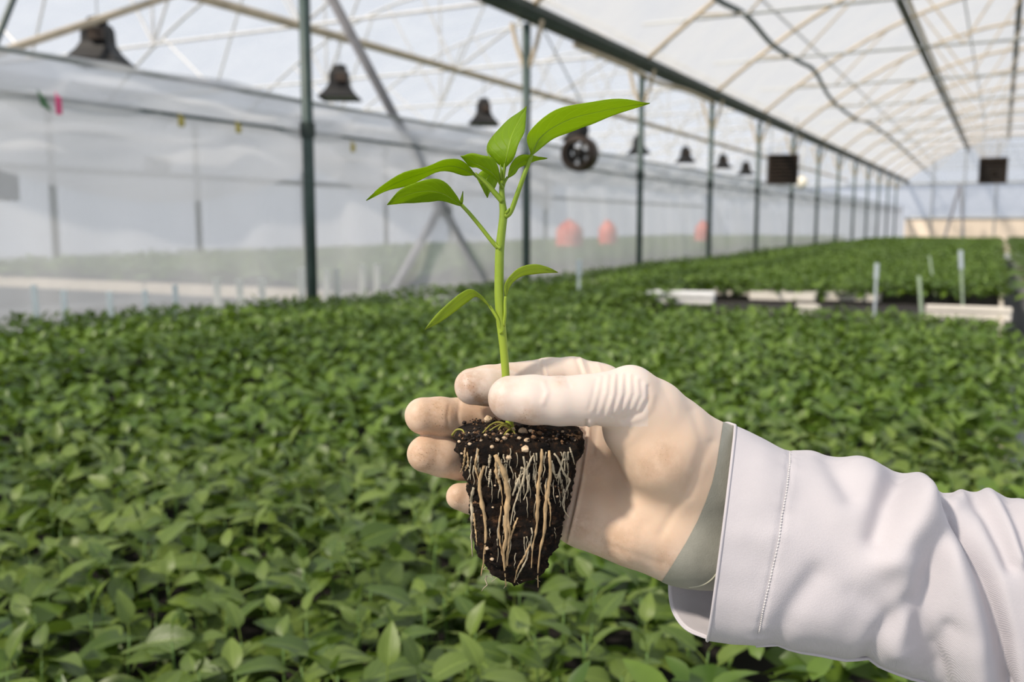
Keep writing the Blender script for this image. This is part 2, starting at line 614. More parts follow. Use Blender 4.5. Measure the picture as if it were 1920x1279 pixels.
for x, z in ((-2.9, 4.17), (-0.75, 4.95), (0.8, 5.05), (1.6, 4.9), (2.4, 4.65)):
    tag(make_obj('purlin', tube([(x, -6, z), (x, Y_END, z)], 0.014, 6), M['galvanised'], origin=(x, -6, z)),
        'thin wire-like purlin stretched along under the roof film', 'purlin', 'thin roof purlins', 'structure')
tag(make_obj('purlin', tube([(-6.7, -6, 3.38), (-6.7, Y_END, 3.38)], 0.045, 10), M['cream_pipe'], origin=(-6.7, -6, 3.38)),
    'long cream pipe carrying the row of black lamps', 'pipe', kind='structure')

# arches with tie beams and web struts
for k in range(0, NPOST + 1):
    y = Y0 + DY * (k - 0)
    e = empty('roof_arch', (XL, y, ZG), 'cream tubular roof arch spanning the main bay with tie bar', 'arch', 'arches over the main bay', 'structure')
    make_obj('arch_tube', tube(np.c_[AX, np.full(n_, y), AZ], 0.028, 7), M['cream_pipe'], e, smooth=True)
    make_obj('tie_bar', tube([(XL, y, 3.72), (XR, y, 3.72)], 0.018, 6), M['galvanised'], e)
    for xa, xb in ((-2.75, -3.35), (-2.75, -1.9), (-0.6, -1.4), (-0.6, 0.2), (1.6, 0.9), (1.6, 2.3)):
        zb = float(np.interp(xb, AX, AZ))
        make_obj('strut', tube([(xa, y, 3.72), (xb, y, zb)], 0.014, 6), M['cream_pipe'], e)
    e = empty('roof_arch', (XN, y, ZG), 'tubular roof arch over the neighbouring bay with web struts', 'arch', 'arches over the neighbouring bay', 'structure')
    make_obj('arch_tube', tube(np.c_[BX, np.full(len(BX), y), BZ], 0.022, 7), M['pale_steel'], e, smooth=True)
    make_obj('tie_bar', tube([(XN, y, 3.38), (XL, y, 3.38)], 0.018, 6), M['pale_steel'], e)
    for xa, xb in ((-6.7, -5.3), (-6.7, -7.6), (-8.9, -7.9), (-8.9, -8.9), (-8.9, -10.0), (-11.1, -10.3), (-11.1, -12.2)):
        zb = float(np.interp(xb, BX, BZ))
        make_obj('strut', tube([(xa, y, 3.38), (xb, y, zb)], 0.017, 6), M['pale_steel'], e)

# rafter crossing the upper left corner and wires
a_, b_ = on_x(6, 96, -6.6), on_x(320, -8, -6.6)
tag(make_obj('rafter', tube([a_ - (b_ - a_) * 0.25, a_, b_, b_ + (b_ - a_) * 0.3], 0.03, 8), M['cream_pipe']),
    'cream rafter tube slanting above the nearest black lamp', 'rafter', kind='structure')
a_, b_ = on_x(0, 60, -5.2), on_x(24, 0, -5.2)
tag(make_obj('rafter', tube([a_ - (b_ - a_) * 0.6, b_ + (b_ - a_) * 3], 0.02, 8), M['green_steel']),
    'dark strut cutting the top corner beside the sky', 'strut', kind='structure')

# cross bracing between the first two posts
br = empty('cross_brace', on_x(825, 385, XL - 0.12), 'grey diagonal brace pipes between the first two posts', 'brace', kind='structure')
make_obj('long_pipe', tube([on_x(608, -30, XL - 0.12), on_x(912, 545, XL - 0.12)], 0.036, 8), M['grey_box'], br, smooth=True)
make_obj('short_pipe', tube([on_x(832, 375, XL - 0.12), on_x(730, 560, XL - 0.12)], 0.034, 8), M['grey_box'], br, smooth=True)
make_obj('collar', tube([on_x(814, 362, XL - 0.12), on_x(833, 398, XL - 0.12)], 0.05, 8), M['grey_box'], br, smooth=True)

# ------------------------------------------------------------------ polythene curtain along the post row
ct = empty('plastic_curtain', (XL - 0.07, 20, 0.4), 'milky polythene curtain hanging behind the row of posts', 'curtain')


def cloth_strip(ys, zs, xf, zoff=None):
    v = []
    for z in zs:
        for y in ys:
            v.append((xf(y, z), y, z + (zoff(y, z) if zoff else 0)))
    m = len(ys)
    f = [(j * m + i, j * m + i + 1, (j + 1) * m + i + 1, (j + 1) * m + i) for j in range(len(zs) - 1) for i in range(m - 1)]
    return np.array(v), f


ys_ = np.linspace(-4, Y_END - 0.3, 700)
make_obj('lower_sheet', cloth_strip(ys_, np.linspace(0.25, 2.0, 10), lambda y, z: XL - 0.07 + 0.012 * math.sin(y * 5.1 + z) + 0.008 * math.sin(y * 13 + 2 * z)), M['curtain'], ct, smooth=True)
ys_ = np.linspace(-4, Y_END - 0.3, 500)
make_obj('gathered_top', cloth_strip(ys_, np.linspace(1.74, 2.12, 9),
         lambda y, z: XL - 0.10 + 0.05 * math.sin((z - 1.74) / 0.38 * math.pi) + 0.02 * math.sin(y * 3.3 + 22 * z) + 0.012 * math.sin(y * 7.9 - 30 * z),
         lambda y, z: 0.02 * math.sin(y * 1.9) + 0.012 * math.sin(y * 4.7)), M['curtain_fold'], ct, smooth=True)
make_obj('sagging_fold', cloth_strip(np.linspace(-2.5, 9, 240), np.linspace(0, 1, 8),
         lambda y, z: XL - 0.13 - 0.06 * z + 0.02 * math.sin(y * 6),
         lambda y, z: 1.78 - 2 * z + z + z * (1 - (0.10 + 0.26 * abs(math.sin(y * 1.15 + 0.35)))) - z + (0)), M['curtain_fold'], ct, smooth=True)
make_obj('top_rail', tube([(XL - 0.09, -4, 2.10), (XL - 0.09, Y_END - 0.3, 2.10)], 0.013, 8), M['galvanised'], ct)
make_obj('lower_rail', tube([(XL - 0.06, -4, 1.90), (XL - 0.06, Y_END - 0.3, 1.90)], 0.010, 8), M['green_steel'], ct)
for (px, py, mt, lab, cat_, w, h) in ((340, 228, 'yellow_clip', 'small olive clip on the curtain, left of its twin', 'clip', .035, .055),
                                      (447, 241, 'yellow_clip', 'small olive clip on the curtain, nearer the dark post', 'clip', .035, .055),
                                      (662, 277, 'yellow_clip', 'olive clip on the curtain just past the dark post', 'clip', .035, .06),
                                      (110, 198, 'pink_plastic', 'bright pink tag hanging on the curtain rail', 'tag', .026, .085)):
    c = on_x(px, py, XL - 0.03)
    v1 = bevel_box(c[0] - 0.01, c[0] + 0.01, c[1] - w / 2, c[1] + w / 2, c[2] - h / 2, c[2] + h / 2, 0.006)
    v2 = tube([(c[0], c[1], c[2] + h / 2 - 0.005), (c[0] - .02, c[1], c[2] + h / 2 + 0.02)], 0.004, 6)
    tag(make_obj('curtain_clip' if cat_ == 'clip' else 'hanging_tag', join(v1, v2), M[mt]), lab, cat_)
c = on_x(82, 190, XL - 0.03)
lv = np.array([(c[0], c[1] - .03, c[2] + .05), (c[0] + .02, c[1] - .035, c[2] + .01), (c[0], c[1] + .005, c[2] + .02), (c[0] + .02, c[1] + .03, c[2] - .05), (c[0], c[1] - .015, c[2] - .02)])
tag(make_obj('leaf_scrap', (np.vstack([lv, lv - [.004, 0, 0]]), [(0, 1, 2), (1, 4, 3, 2), (5, 7, 6), (6, 7, 8, 9), (0, 2, 7, 5), (2, 3, 8, 7), (3, 4, 9, 8), (4, 1, 6, 9), (1, 0, 5, 6)]), M['leaf_scrap']),
    'green leaf scrap stuck to the curtain beside the pink tag', 'leaf')

# ------------------------------------------------------------------ hanging lamps
LAMP_X = -6.7
lamp_px = [(185, 86, 'largest black flared lamp, hanging at upper left'), (637, 161, 'black flared lamp just past the dark post'),
           (907, 215, 'black flared lamp above the seedling, left of the round fan'), (1076, 246, 'small black lamp hanging over the round fan'),
           (1197, 275, 'small dark lamp in front of the second post behind the nearest'), (1285, 293, 'tiny dark lamp between the second and third posts behind the nearest'),
           (1355, 305, 'tiny dark lamp just past the third post behind the nearest'), (1398, 318, 'tiniest dark lamp at the far end of the lamp row')]
for i, (px, py, lab) in enumerate(lamp_px):
    c = on_x(px, py, LAMP_X)
    w = 0.20
    L = empty('pendant_lamp', (c[0], c[1], c[2] - 0.15), lab, 'lamp', 'black lamps on the cream pipe')
    x, y, z = c
    def ring(hw, zz, ang=0.5):
        ca, sa = math.cos(ang), math.sin(ang)
        return [(x + a * hw * ca - b * hw * sa, y + a * hw * sa + b * hw * ca, zz) for a, b in ((-1, -1), (1, -1), (1, 1), (-1, 1))]
    prof = [(0.085, z + 0.17), (0.10, z + 0.13), (0.105, z + 0.02), (0.135, z - 0.04), (0.19, z - 0.11), (0.215, z - 0.125), (0.215, z - 0.15), (0.185, z - 0.13), (0.10, z - 0.0), (0.095, z + 0.10)]
    v = [q for hw, zz in prof for q in ring(hw, zz)]
    f = [(r * 4 + s, r * 4 + (s + 1) % 4, (r + 1) * 4 + (s + 1) % 4, (r + 1) * 4 + s) for r in range(len(prof) - 1) for s in range(4)]
    f += [(3, 2, 1, 0), tuple((len(prof) - 1) * 4 + s for s in range(4))]
    make_obj('reflector', (np.array(v), f), M['black_metal'], L)
    bx = [q for zz in (z + 0.03, z + 0.12) for q in ring(0.06, zz)]
    bx = [(a + 0.075, b - 0.06, cc2) for a, b, cc2 in bx]
    make_obj('side_plate', (np.array(bx), list(BOXF)), M['brown_metal'], L)
    make_obj('ballast', bevel_box(x - 0.06, x + 0.06, y - 0.06, y + 0.06, z + 0.17, z + 0.23, 0.012), M['black_metal'], L)
    make_obj('hanger', tube([(x, y, z + 0.22), (x, y, 3.36)], 0.006, 6), M['galvanised'], L)
    make_obj('glass', (np.array(ring(0.18, z - 0.128)), [(0, 1, 2, 3)]), M['grey_box'], L)

# round circulation fan hanging beside the lamps
c = on_x(1087, 288, XL + 0.42)
FS = 0.62
FN = empty('circulation_fan', (c[0], c[1], c[2] - 0.28 * FS), 'round dark brown circulation fan hanging behind the top leaf', 'fan')
make_obj('shroud', lathe([(a_ * FS, b_ * FS) for a_, b_ in [(0.20, -0.14), (0.27, -0.12), (0.28, 0.0), (0.27, 0.12), (0.20, 0.14), (0.19, 0.12), (0.25, 0.10), (0.26, 0.0), (0.25, -0.10), (0.19, -0.12), (0.20, -0.14)]], c, 28, 'y'), M['brown_metal'], FN, smooth=True)
make_obj('motor', lathe([(a_ * FS, b_ * FS) for a_, b_ in [(0.001, -0.11), (0.07, -0.10), (0.08, 0.0), (0.07, 0.10), (0.001, 0.11)]], c, 16, 'y'), M['black_metal'], FN, smooth=True)
for k in range(5):
    a = k * 2 * math.pi / 5
    p1 = np.array([math.cos(a), 0, math.sin(a)])
    p2 = np.array([-math.sin(a), 0, math.cos(a)])
    q = [c + p1 * .06 + p2 * .03 + [0, .03, 0], c + p1 * .06 - p2 * .03 - [0, .03, 0], c + p1 * .24 - p2 * .07 - [0, .03, 0], c + p1 * .24 + p2 * .07 + [0, .03, 0]]
    q = [c + (p - c) * FS for p in q]
    q = np.array(q + [p + np.array([0, .006, 0]) for p in q])
    make_obj('blade', (q, list(BOXF)), M['black_metal'], FN)
for k in range(4):
    r = (0.08 + 0.05 * k) * FS
    aa = np.linspace(0, 2 * math.pi, 25)
    make_obj('grille_ring', tube(np.c_[c[0] + r * np.cos(aa), np.full(25, c[1] - .14 * FS), c[2] + r * np.sin(aa)], 0.005, 5, False), M['black_metal'], FN)
make_obj('hanger', tube([c + [0, 0, .26 * FS], (c[0], c[1], c[2] + .5), (XL, c[1], ZG - .05)], 0.008, 6), M['galvanised'], FN)
make_obj('mount_cap', lathe([(.001, .36), (.05, .35), (.09, .22), (.07, .14)], c, 14), M['black_metal'], FN, smooth=True)


def box_fan(c, s, lab, axis_yaw, top=3.3):
    o = empty('exhaust_fan', (c[0], c[1], c[2] - s / 2), lab, 'fan')
    ca, sa = math.cos(axis_yaw), math.sin(axis_yaw)

    def tr(v):
        v = np.asarray(v, float)
        return np.c_[c[0] + v[:, 0] * ca - v[:, 1] * sa, c[1] + v[:, 0] * sa + v[:, 1] * ca, c[2] + v[:, 2]]
    h = s / 2
    hs = [box(-h, -h + .03, -.15, .15, -h, h), box(h - .03, h, -.15, .15, -h, h), box(-h + .03, h - .03, -.15, .15, -h, -h + .03), box(-h + .03, h - .03, -.15, .15, h - .03, h)]
    v, f = join(*hs)
    make_obj('housing', (tr(v), f), M['brown_metal'], o)
    v, f = box(-h + .03, h - .03, .10, .13, -h + .03, h - .03)
    make_obj('back_plate', (tr(v), f), M['black_metal'], o)
    for k in range(7):
        z = -h + .08 + k * (s - .16) / 6
        v, f = box(-h + .03, h - .03, -.13, -.10, z - .012, z + .012)
        make_obj('louver', (tr(v), f), M['brown_metal'], o)
    v, f = lathe([(0.001, -.08), (.08, -.07), (.09, .1)], (0, 0, 0), 14, 'y')
    make_obj('motor', (tr(v), f), M['black_metal'], o, smooth=True)
    for sx in (-1, 1):
        v, f = tube([(sx * h * .8, 0, h - .01), (sx * h * .8, 0, top - c[2])], .01, 6)
        make_obj('hanger', (tr(v), f), M['galvanised'], o)
    return o


c = on_x(1467, 318, XL + 0.25)
box_fan(c, 0.56, 'square brown exhaust fan hanging among the far posts', 0.3)
c2 = on_x(1503, 342, XL + 0.05)
tag(make_obj('round_lamp', join(lathe([(.001, -.05), (.11, -.045), (.13, 0), (.11, .045), (.001, .05)], c2, 20, 'y'), tube([c2 + [0, 0, .12], (c2[0], c2[1], ZG - .04)], .012, 6)), M['white_disc'], smooth=True),
    'small round cream lamp beside the square fan', 'lamp')
c = on_y(1862, 320, 33)
box_fan(c, 0.80, 'square dark exhaust fan hanging under the ridge at right', 0.0, 5.05)

for px, py, w, h, lab in ((296, 310, .42, .30, 'grey control box mounted on the far wall rail'), (6, 348, .40, .45, 'brownish box at the left frame edge on the far wall')):
    c = on_x(px, py, XN + 0.25)
    bxo = empty('control_box', (c[0], c[1], c[2] - h / 2), lab, 'box')
    make_obj('case', bevel_box(c[0] - .1, c[0] + .1, c[1] - w / 2, c[1] + w / 2, c[2] - h / 2, c[2] + h / 2, .02), M['grey_box'] if px > 100 else M['brown_metal'], bxo)
    make_obj('door_panel', bevel_box(c[0] + .1, c[0] + .12, c[1] - w / 2 + .03, c[1] + w / 2 - .03, c[2] - h / 2 + .03, c[2] + h / 2 - .03, .006), M['grey_box'], bxo)
    make_obj('wall_arm', box(c[0] - .25, c[0] - .1, c[1] - .05, c[1] + .05, c[2] - .05, c[2] + .05), M['galvanised'], bxo)

# wavy hose under the roof film
hp = [(1325, -25), (1350, 2), (1400, 30), (1450, 85), (1500, 116), (1528, 134), (1558, 185), (1600, 220), (1642, 238), (1700, 285), (1762, 345)]
pts = []
for i, (px, py) in enumerate(hp):
    d = ray(px, py)
    zt = 3.80
    pts.append(CAM + d * ((zt - 1.3) / d[2]))
tag(make_obj('roof_hose', tube(catmull(pts, 60), 0.035, 8), M['hose'], smooth=True), 'wavy grey hose sagging under the roof film', 'hose')

# step ladder by the end wall
ld = empty('step_ladder', (-1.9, 45.5, 0), 'grey step ladder standing before the end wall', 'ladder')
for sx in (-.3, .3):
    make_obj('rail', tube([(-1.9 - .45 + 0, 45.5 + sx, 0), (-1.7, 45.5 + sx * .6, 3.0)], .05, 6), M['grey_box'], ld)
    make_obj('rear_leg', tube([(-1.35, 45.5 + sx, 0), (-1.7, 45.5 + sx * .6, 3.0)], .04, 6), M['grey_box'], ld)
for k in range(8):
    z = .35 + k * .33
    x = -2.35 + .65 * z / 3
    make_obj('step', box(x - .05, x + .05, 45.2 + .04 * k * .3, 45.8 - .04 * k * .3, z, z + .03), M['grey_box'], ld)

# red barrels past the curtain
BARRELS = []
for px, d_, lab in ((1068, 21, 'largest blurred red barrel seen through the curtain'), (1140, 23, 'middle blurred red barrel behind the curtain'), (1318, 27, 'faint small red barrel farthest along the curtain')):
    dd = ray(px, 420)
    c = CAM + dd * d_
    c[2] = 0.601
    BARRELS.append(c)
    R_ = (0.31, 0.23, 0.23)[0 if px < 1100 else 1]
    e = empty('barrel', c, lab, 'barrel', 'red barrels behind the curtain')
    make_obj('drum', lathe([(.001, 0), (R_ * .85, 0), (R_ * .95, .06), (R_, .42), (R_ * .97, .57), (R_ * .6, .70), (R_ * .45, .72), (R_ * .45, .75), (.001, .75)], c, 22), M['red_plastic'], e, smooth=True)
    make_obj('hoop', lathe([(R_ * .99, .2), (R_ * 1.04, .22), (R_ * 1.04, .24), (R_ * .99, .26)], c, 22), M['red_plastic'], e, smooth=True)
    make_obj('cap', lathe([(.07, .75), (.07, .80), (.001, .80)], c, 12), M['red_plastic'], e)

# ------------------------------------------------------------------ benches
BED_R = 0.05               # edge of the bed beside the path


def bench(name, x0, x1, y0, y1, z, lab, legs=4):
    e = empty(name, ((x0 + x1) / 2, y0, 0), lab, 'bench')
    make_obj('bench_top', box(x0, x1, y0, y1, z - 0.05, z), M['bench'], e)
    for a in ((x0 - .03, x0, y0, y1), (x1, x1 + .03, y0, y1), (x0, x1, y0 - .03, y0), (x0, x1, y1, y1 + .03)):
        make_obj('rim', box(*a, z - 0.07, z + 0.05), M['bench_rim'], e)
    for k in range(legs):
        y = y0 + .3 + (y1 - y0 - .6) * k / (legs - 1)
        for x in (x0 + .25, x1 - .25):
            make_obj('leg', box(x - .03, x + .03, y - .03, y + .03, 0, z - .05), M['galvanised'], e)
    return e


BZ_ = 0.60
bench('seedling_bench', XL + 0.05, BED_R - 0.03, 0.25, 37.5, BZ_, 'long bench carrying the green seedlings beside the path', 8)
bench('seedling_bench', XN + 1.0, -5.4, 7.4, 40, BZ_, 'cream-rimmed bench with hazy plants past the curtain', 6)
bench('seedling_bench', 0.33, 2.2, 9.0, 40, BZ_, 'bench with dark plants across the path at right', 6)


def hash01(n):
    x = np.sin(n * 12.9898) * 43758.5453
    return x - np.floor(x)


# --- a leaf of the bed plants: unit length along +x, petiole behind it
def leaf_grid(nu, nv, width=0.27, droop=0.28, fold=0.22, curl=0.0, wav=0.0, petiole=True):
    t_ = np.linspace(0, 1, nu)
    v_ = np.linspace(-1, 1, nv)
    V, UV = [], []
    for t in t_:
        w = width * (math.sin(math.pi * min(1, t ** 0.72)) ** 0.85) * (1.0 - 0.18 * t) + (0.012 if t < 1 else 0.0)
        for v in v_:
            y = v * w
            z = 0.16 * t - droop * t * t + fold * abs(y) - curl * y * y * 3 + wav * math.sin(t * 11 + v * 2) * abs(v)
            V.append((t, y, z))
            UV.append((t, 0.5 + 0.5 * v))
    F = [(i * nv + j, i * nv + j + 1, (i + 1) * nv + j + 1, (i + 1) * nv + j) for i in range(nu - 1) for j in range(nv - 1)]
    F = [tuple(reversed(q)) for q in F]
    V = np.array(V)
    if petiole:
        pv, pf = tube([(-0.32, 0, -0.10), (-0.12, 0, -0.02), (0.03, 0, 0.004)], [0.020, 0.018, 0.014], 4, False)
        n = len(V)
        V = np.vstack([V, pv])
        F += [tuple(i + n for i in q) for q in pf]
        UV += [(0, 0.5)] * len(pv)
    return V, F, np.array(UV)


def leaf_specs(seed):
    """azimuth, pitch, length, attachment height of the leaves of one plant"""
    r = random.Random(seed)
    out = []
    a = r.random() * 6.28
    for k in range(6):
        lvl = k / 5
        a += 2.4 + r.uniform(-.35, .35)
        L = (0.058, 0.064, 0.064, 0.058, 0.046, 0.030)[k] * r.uniform(0.95, 1.65)
        pitch = (-0.25, -0.10, 0.05, 0.18, 0.40, 0.8)[k] + r.uniform(-.42, .42)
        h = 0.095 + 0.085 * lvl
        out.append((a, pitch, r.uniform(-.75, .75), L, h))
    return out


def spec_matrix(a, pitch, roll, L, h):
    m = Matrix.Rotation(a, 4, 'Z') @ Matrix.Rotation(-pitch, 4, 'Y') @ Matrix.Rotation(roll, 4, 'X') @ Matrix.Diagonal((L, L, L, 1))
    m2 = Matrix.Translation((0, 0, h)) @ m @ Matrix.Translation((0.34, 0, 0.1))
    return m2


VARIANTS = [leaf_specs(100 + s) for s in range(10)]

# planting positions over the long bench
PIT = 0.074


def scatter(x0, x1, y0, y1, pitch, jit):
    xs = np.arange(x0, x1, pitch)
    ys = np.arange(y0, y1, pitch)
    gx, gy = np.meshgrid(xs, ys)
    p = np.c_[gx.ravel(), gy.ravel()]
    return p + rng.uniform(-jit, jit, p.shape)


def canopy_z(x, y):
    return 0.012 * np.sin(x * 2.3 + y * 0.9) + 0.010 * np.sin(x * 5.1 - y * 3.7) + 0.008 * np.sin(y * 7.3 + x * 1.3) + 0.07 * np.clip(-2.2 - x, 0, 1) * np.clip((5.0 - y) / 2, 0, 1)


def present(x, y):
    near = y < 5.85 + 0.21 * x
    far = y > 8.9 + 0.18 * x
    left = (x < -2.35) & ~((x > -3.9) & (x < -3.2) & (y > 5.35) & (y < 6.1)) & ~((x > -3.1) & (x < -2.4) & (y > 7.2) & (y < 7.9))
    return near | far | left


def cam_uv(p):
    d = p - CAM
    zc = d @ FWD
    return 960 + FPX * (d @ RGT) / zc, 639.5 - FPX * (d @ UPV) / zc, zc


near = scatter(XL + 0.04, BED_R + 0.10, 0.30, 5.0, PIT, 0.024)
pts3 = np.c_[near, np.full(len(near), CAN - 0.02)]
u_, v_, zc_ = cam_uv(pts3)
ang = np.linalg.norm(near, axis=1)
inview = (zc_ > 0.3) & (u_ > -20) & (u_ < 1940) & (v_ < 1300)
hand_hid = ((u_ > 1380) & (v_ > 880 + (u_ - 1480) * 0.16)) | ((u_ > 1120) & (u_ < 1400) & (v_ > 760) & (v_ < 1080)) | ((u_ > 890) & (u_ < 1060) & (v_ > 820) & (v_ < 1060))
cand = np.where(inview & ~hand_hid)[0]
cand = cand[np.argsort(zc_[cand])][:300]
is_ind = np.zeros(len(near), bool)
is_ind[cand] = True

# individually built seedlings (stem mesh with leaf children)
LEAFMESH = []
for s in range(5):
    V, F, UV = leaf_grid(9, 5, 0.27 + 0.03 * (s % 3), 0.22 + 0.10 * (s % 4), 0.30 - 0.05 * (s % 3), 0.1 * (s % 2), 0.012)
    LEAFMESH.append(make_mesh('leaf', V, F, M['bed_leaf'], True, UV))
STEMMESH = []
for s in range(3):
    pth = catmull([(0, 0, 0), (0.004 * (s - 1), 0.003, 0.06), (-0.003, 0.002 * s, 0.12), (0, 0, 0.178)], 7)
    v, f = tube(pth, np.linspace(0.0022, 0.0012, 7), 6)
    STEMMESH.append(make_mesh('stem', v, f, M['bed_stem'], True))

SEED_LABEL = 'small leafy pepper seedling among the nearest plants of the green bed'
PZ0 = BZ_
for n, i in enumerate(cand):
    x, y = near[i]
    o = bpy.data.objects.new('pepper_seedling', STEMMESH[n % 3])
    sc = 1.0 + 0.14 * (hash01(i * 1.7) - 0.5)
    o.location = (x, y, PZ0 + 0.0 + float(canopy_z(x, y)) - 0.005)
    o.rotation_euler = (0, 0, 6.283 * float(hash01(i * 3.1)))
    o.scale = (sc, sc, sc)
    tag(o, SEED_LABEL, 'seedling', 'pepper seedlings in the near bed')
    COL.objects.link(o)
    for k, sp_ in enumerate(VARIANTS[n % 10]):
        lf = bpy.data.objects.new('leaf', LEAFMESH[(n + k) % 5])
        lf.parent = o
        lf.matrix_local = spec_matrix(*sp_)
        COL.objects.link(lf)


def mass(name, P, zbase, nleaf, lod, seed, mat, scale=1.0, origin=(0, 0, 0)):
    """all remaining plants as one mesh: every leaf is real geometry"""
    r = np.random.default_rng(seed)
    if lod == 0: V, F, _ = leaf_grid(6, 3, 0.27, 0.30, 0.26, petiole=False)
    elif lod == 1: V, F, _ = leaf_grid(4, 3, 0.27, 0.28, 0.26, petiole=False)
    else: V, F, _ = leaf_grid(3, 3, 0.29, 0.25, 0.3, petiole=False)
    F = np.array(F)
    allm, tone = [], []
    mats = np.array([[np.array(spec_matrix(*s)) for s in vs] for vs in VARIANTS])  # 10,7,4,4
    N = len(P)
    var = r.integers(0, 10, N)
    th = r.uniform(0, 6.283, N)
    sc = scale * r.uniform(.9, 1.12, N)
    pick = [5, 4, 3, 2, 1, 0][:nleaf]
    c, s_ = np.cos(th), np.sin(th)
    Rz = np.zeros((N, 3, 3))
    Rz[:, 0, 0] = c; Rz[:, 0, 1] = -s_; Rz[:, 1, 0] = s_; Rz[:, 1, 1] = c; Rz[:, 2, 2] = 1
    base = np.c_[P, zbase + canopy_z(P[:, 0], P[:, 1])]
    Vh = np.c_[V, np.ones(len(V))]
    for k in pick:
        mk = mats[var, k]                                   # N,4,4
        loc = np.einsum('nij,vj->nvi', mk, Vh)[:, :, :3]
        loc = np.einsum('nij,nvj->nvi', Rz, loc) 
        loc[:, :, :2] *= sc[:, None, None]
        loc[:, :, 2] = loc[:, :, 2] * (0.85 + 0.15 * sc[:, None])
        allm.append(loc + base[:, None, :])
        tone.append(np.repeat(r.uniform(0, 1, N), len(V)))
    A = np.concatenate([m.reshape(-1, 3) for m in allm]) - np.asarray(origin)
    nl = N * len(pick)
    FF = (F[None, :, :] + (np.arange(nl) * len(V))[:, None, None]).reshape(-1, 4)
    me = bpy.data.meshes.new(name)
    me.vertices.add(len(A))
    me.vertices.foreach_set('co', A.astype(np.float32).ravel())
    me.loops.add(len(FF) * 4)
    me.loops.foreach_set('vertex_index', FF.astype(np.int32).ravel())
    me.polygons.add(len(FF))
    me.polygons.foreach_set('loop_start', np.arange(0, len(FF) * 4, 4, dtype=np.int32))
    me.polygons.foreach_set('use_smooth', np.ones(len(FF), bool))
    me.update(calc_edges=True)
    at = me.attributes.new('tone', 'FLOAT', 'POINT')
    at.data.foreach_set('value', np.concatenate(tone).astype(np.float32))
    me.materials.append(mat)
    o = bpy.data.objects.new(name, me)
    o.location = origin
    COL.objects.link(o)
    return o


rest = near[~is_ind]
rest = rest[present(rest[:, 0], rest[:, 1])]
zc_r = cam_uv(np.c_[rest, np.full(len(rest), CAN)])[2]
vis = (zc_r > -0.2)
tag(mass('seedling_foliage', rest[vis], PZ0 - 0.005, 7, 0, 1, M['bed_leaf_mass'], 1.0, (-2, 0.3, BZ_)),
    'dense leafy pepper seedlings filling the near bed behind the closest ones', 'seedlings', kind='stuff')
far1 = scatter(XL + 0.05, BED_R, 5.0, 15.0, 0.075, 0.028)
far1 = far1[present(far1[:, 0], far1[:, 1])]
far2 = scatter(XL + 0.10, BED_R - 0.05, 15.0, 37.3, 0.12, 0.05)
tag(mass('seedling_foliage', far1, PZ0 - 0.005, 6, 1, 2, M['bed_leaf_mass'], 1.15, (-2, 5, BZ_)),
    'green seedlings covering the middle of the long bench past the trays', 'seedlings', kind='stuff')
tag(mass('seedling_foliage', far2, PZ0 - 0.005, 6, 2, 3, M['bed_leaf_mass'], 1.9, (-2, 15, BZ_)),
    'distant seedlings on the long bench near the end wall', 'seedlings', kind='stuff')
nb1 = scatter(XN + 1.1, -5.5, 7.6, 39.5, 0.20, 0.08)
for b_ in BARRELS:
    nb1 = nb1[np.hypot(nb1[:, 0] - b_[0], nb1[:, 1] - b_[1]) > 0.55]
tag(mass('seedling_foliage', nb1, PZ0 - 0.03, 5, 2, 4, M['bed_leaf_mass'], 2.9, (-9, 8, BZ_)),
    'hazy green seedlings on the bench past the curtain', 'seedlings', kind='stuff')
rb1 = scatter(0.36, 2.1, 9.1, 39.5, 0.14, 0.05)
tag(mass('seedling_foliage', rb1, PZ0 - 0.005, 5, 2, 5, M['bed_leaf_mass'], 2.0, (1, 9, BZ_)),
    'dark green seedlings on the bench across the path', 'seedlings', kind='stuff')


# trays in the gap between the beds
def tray(cx, cy, w, d, rot, mat, lab, z=BZ_, h=0.06, cells=(8, 5), lip=0.012):
    o = empty('foam_tray', (cx, cy, z), lab, 'tray', 'foam trays in the gap of the bench')
    o.rotation_euler = (0, 0, rot)
    bars = []
    nx, ny = cells
    for i in range(nx + 1):
        x = -w / 2 + w * i / nx
        bars.append(box(x - lip, x + lip, -d / 2, d / 2, 0, h))
    for j in range(ny + 1):
        y = -d / 2 + d * j / ny
        bars.append(box(-w / 2, w / 2, y - lip, y + lip, 0, h - .001))
    v, f = join(*bars)
    ob = make_obj('cell_grid', (v + np.array([cx, cy, z]), f), mat, o)
    v, f = box(-w / 2 + .002, w / 2 - .002, -d / 2 + .002, d / 2 - .002, 0.002, h * 0.45)
    make_obj('soil_fill', (v + np.array([cx, cy, z]), f), M['soil_dark'], o)
    return o


def slab_tray(cx, cy, w, d, rot, mat, lab, z=BZ_, h=0.06):
    o = empty('foam_tray', (cx, cy, z), lab, 'tray', 'foam trays in the gap of the bench')
    o.rotation_euler = (0, 0, rot)
    v, f = bevel_box(-w / 2, w / 2, -d / 2, d / 2, 0, h, .012)
    make_obj('tray_body', (v + np.array([cx, cy, z]), f), mat, o)
    v, f = join(box(-w / 2, w / 2, -d / 2 - .012, -d / 2 + .012, h - .02, h + .006), box(-w / 2, w / 2, d / 2 - .012, d / 2 + .012, h - .02, h + .006))
    make_obj('rim', (v + np.array([cx, cy, z]), f), mat, o)
    return o


ZT = BZ_ + 0.09
ZT2 = ZT + 0.05


def gap_pt(px, py, z=ZT):
    p = on_z(px, py, z)
    return p[0], p[1]


